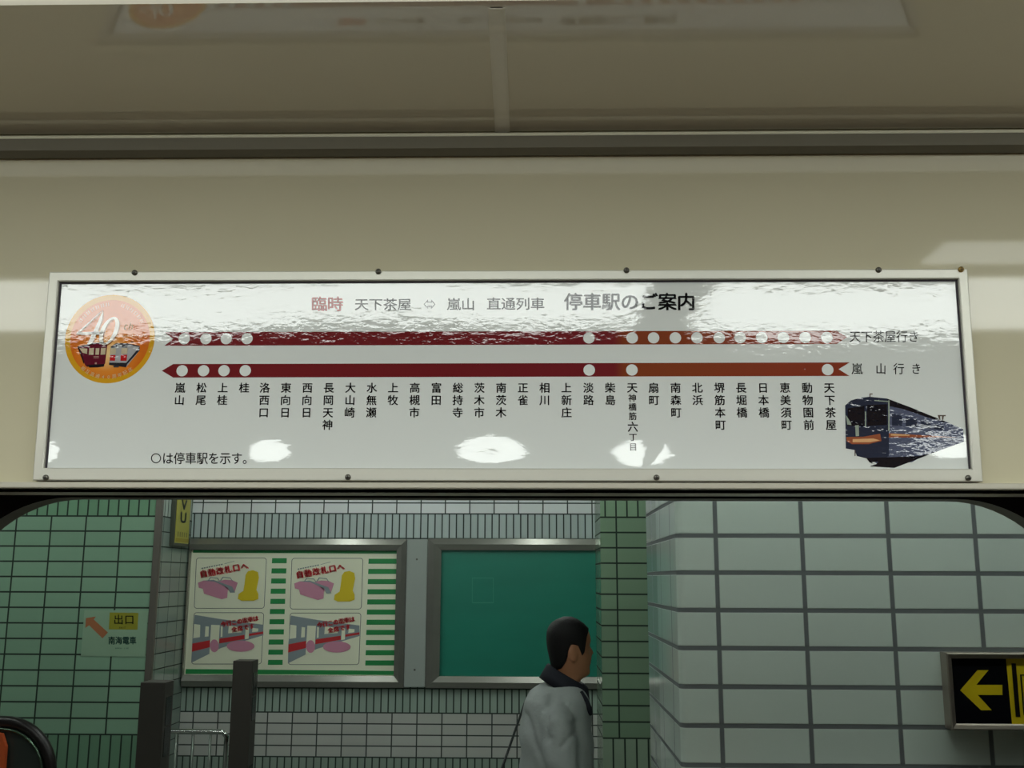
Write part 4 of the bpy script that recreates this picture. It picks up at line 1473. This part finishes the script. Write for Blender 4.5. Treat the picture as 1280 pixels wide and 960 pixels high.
CREASES = [(cz([(690, 874), (682, 890), (679, 908), (682, 922)]), 0.012, 0.013), (cz([(657, 898), (666, 925), (677, 946), (684, 965)]), 0.012, 0.012),
           (cz([(722, 905), (728, 930), (727, 962)]), 0.011, 0.014), (cz([(700, 930), (712, 918), (722, 915)]), 0.006, 0.009)]
jk_n = [v.normal.copy() for v in jk.vertices]
jk_c = [v.co.copy() for v in jk.vertices]
for v, nv, q in zip(jk.vertices, jk_n, jk_c):             # soft folds in the cloth
    n1 = mathutils.noise.noise(Vector((q.x * 9, q.y * 9, q.z * 4.0)))
    n2 = math.sin((q.z * 1.0 + q.x * 0.9) * 44 + 3 * n1)
    gr = 0.0
    if q.y < MY - 0.03:
        for line, dep, wid in CREASES:
            best = 9.0
            for (x0, z0), (x1, z1) in zip(line, line[1:]):
                tt = max(0.0, min(1.0, ((q.x - x0) * (x1 - x0) + (q.z - z0) * (z1 - z0)) / ((x1 - x0) ** 2 + (z1 - z0) ** 2)))
                best = min(best, math.hypot(q.x - x0 - tt * (x1 - x0), q.z - z0 - tt * (z1 - z0)))
            gr += dep * math.exp(-(best / wid) ** 2)
    v.co = q - nv * gr + nv * (0.012 * n1 + 0.0050 * n2 * (0.35 + 0.65 * (q.z < 1.22)))
link_mesh('jacket', jk, mat('pale_grey_cloth', (166, 172, 170), rough=0.85, vary=0.06, vscale=14, bump=0.002, bscale=70), man, man_loc)
# dark collar and the dark front edge running down from it
bm = bmesh.new()
NC = 32
ringp = []
for (zc, xc, rx, ry, tilt) in ((1.340, 0.106, 0.094, 0.088, -0.56), (1.372, 0.112, 0.084, 0.079, -0.56), (1.394, 0.116, 0.077, 0.073, -0.56), (1.402, 0.117, 0.072, 0.069, -0.56), (1.398, 0.117, 0.065, 0.063, -0.56), (1.358, 0.110, 0.064, 0.062, -0.56)):
    ringp.append([bm.verts.new((xc + rx * math.cos(2 * math.pi * k / NC), MY + ry * math.sin(2 * math.pi * k / NC), zc + tilt * rx * math.cos(2 * math.pi * k / NC))) for k in range(NC)])
for a, b in zip(ringp, ringp[1:] + ringp[:1]):
    for k in range(NC):
        bm.faces.new((a[k], a[(k + 1) % NC], b[(k + 1) % NC], b[k]))
bmesh.ops.recalc_face_normals(bm, faces=bm.faces[:])
me = bpy.data.meshes.new('collar')
bm.to_mesh(me)
bm.free()
navy_cloth = mat('navy_cloth', (22, 24, 36), rough=0.8)
link_mesh('collar', me, navy_cloth, man, man_loc)
mb = MB()
mb.tube([(0.158, MY - 0.066, 1.345), (0.176, MY - 0.074, 1.318), (0.190, MY - 0.078, 1.290), (0.198, MY - 0.078, 1.268)], [0.013, 0.014, 0.012, 0.005], 10)
mb.build('jacket_edging', navy_cloth, man)
tr = skin_mesh([[W(0.077, 0, 0.88, (0.135, 0.105)), W(0.085, 0, 0.80, (0.13, 0.105))],
                [W(0.085, 0, 0.80, (0.13, 0.105)), W(0.088, -0.088, 0.72, 0.098), W(0.092, -0.088, 0.46, 0.078), W(-0.085, -0.088, 0.13, 0.062)],
                [W(0.085, 0, 0.80, (0.13, 0.105)), W(0.10, 0.088, 0.72, 0.098), W(0.235, 0.088, 0.46, 0.078), W(0.27, 0.088, 0.10, 0.062)]])
link_mesh('trousers', fuse([tr], 0.008, 3), mat('dark_trousers', (44, 46, 54), rough=0.85), man, man_loc)
for (hx, y, zt_, pitch) in ((-0.10, -0.088, 0.0, 0.0), (0.27, 0.088, 0.0, 0.0)):
    mb = MB()
    mb.ellipsoid((hx + 0.07, MY + y, 0.038), (0.145, 0.048, 0.036))
    mb.ellipsoid((hx + 0.005, MY + y, 0.065), (0.072, 0.046, 0.055))
    mb.box((hx - 0.06, MY + y - 0.040, 0.0), (hx + 0.20, MY + y + 0.040, 0.016), bevel=0.006)
    tmp = bpy.data.meshes.new('shoe')
    mb.bm.to_mesh(tmp)
    mb.bm.free()
    sh_me = fuse([tmp], 0.006, 2)
    zmin = min(v.co.z for v in sh_me.vertices)
    sh_me.transform(Matrix.Translation((0, 0, -zmin)))
    link_mesh('shoe', sh_me, mat('black_leather', (20, 19, 18), rough=0.3), man, man_loc)
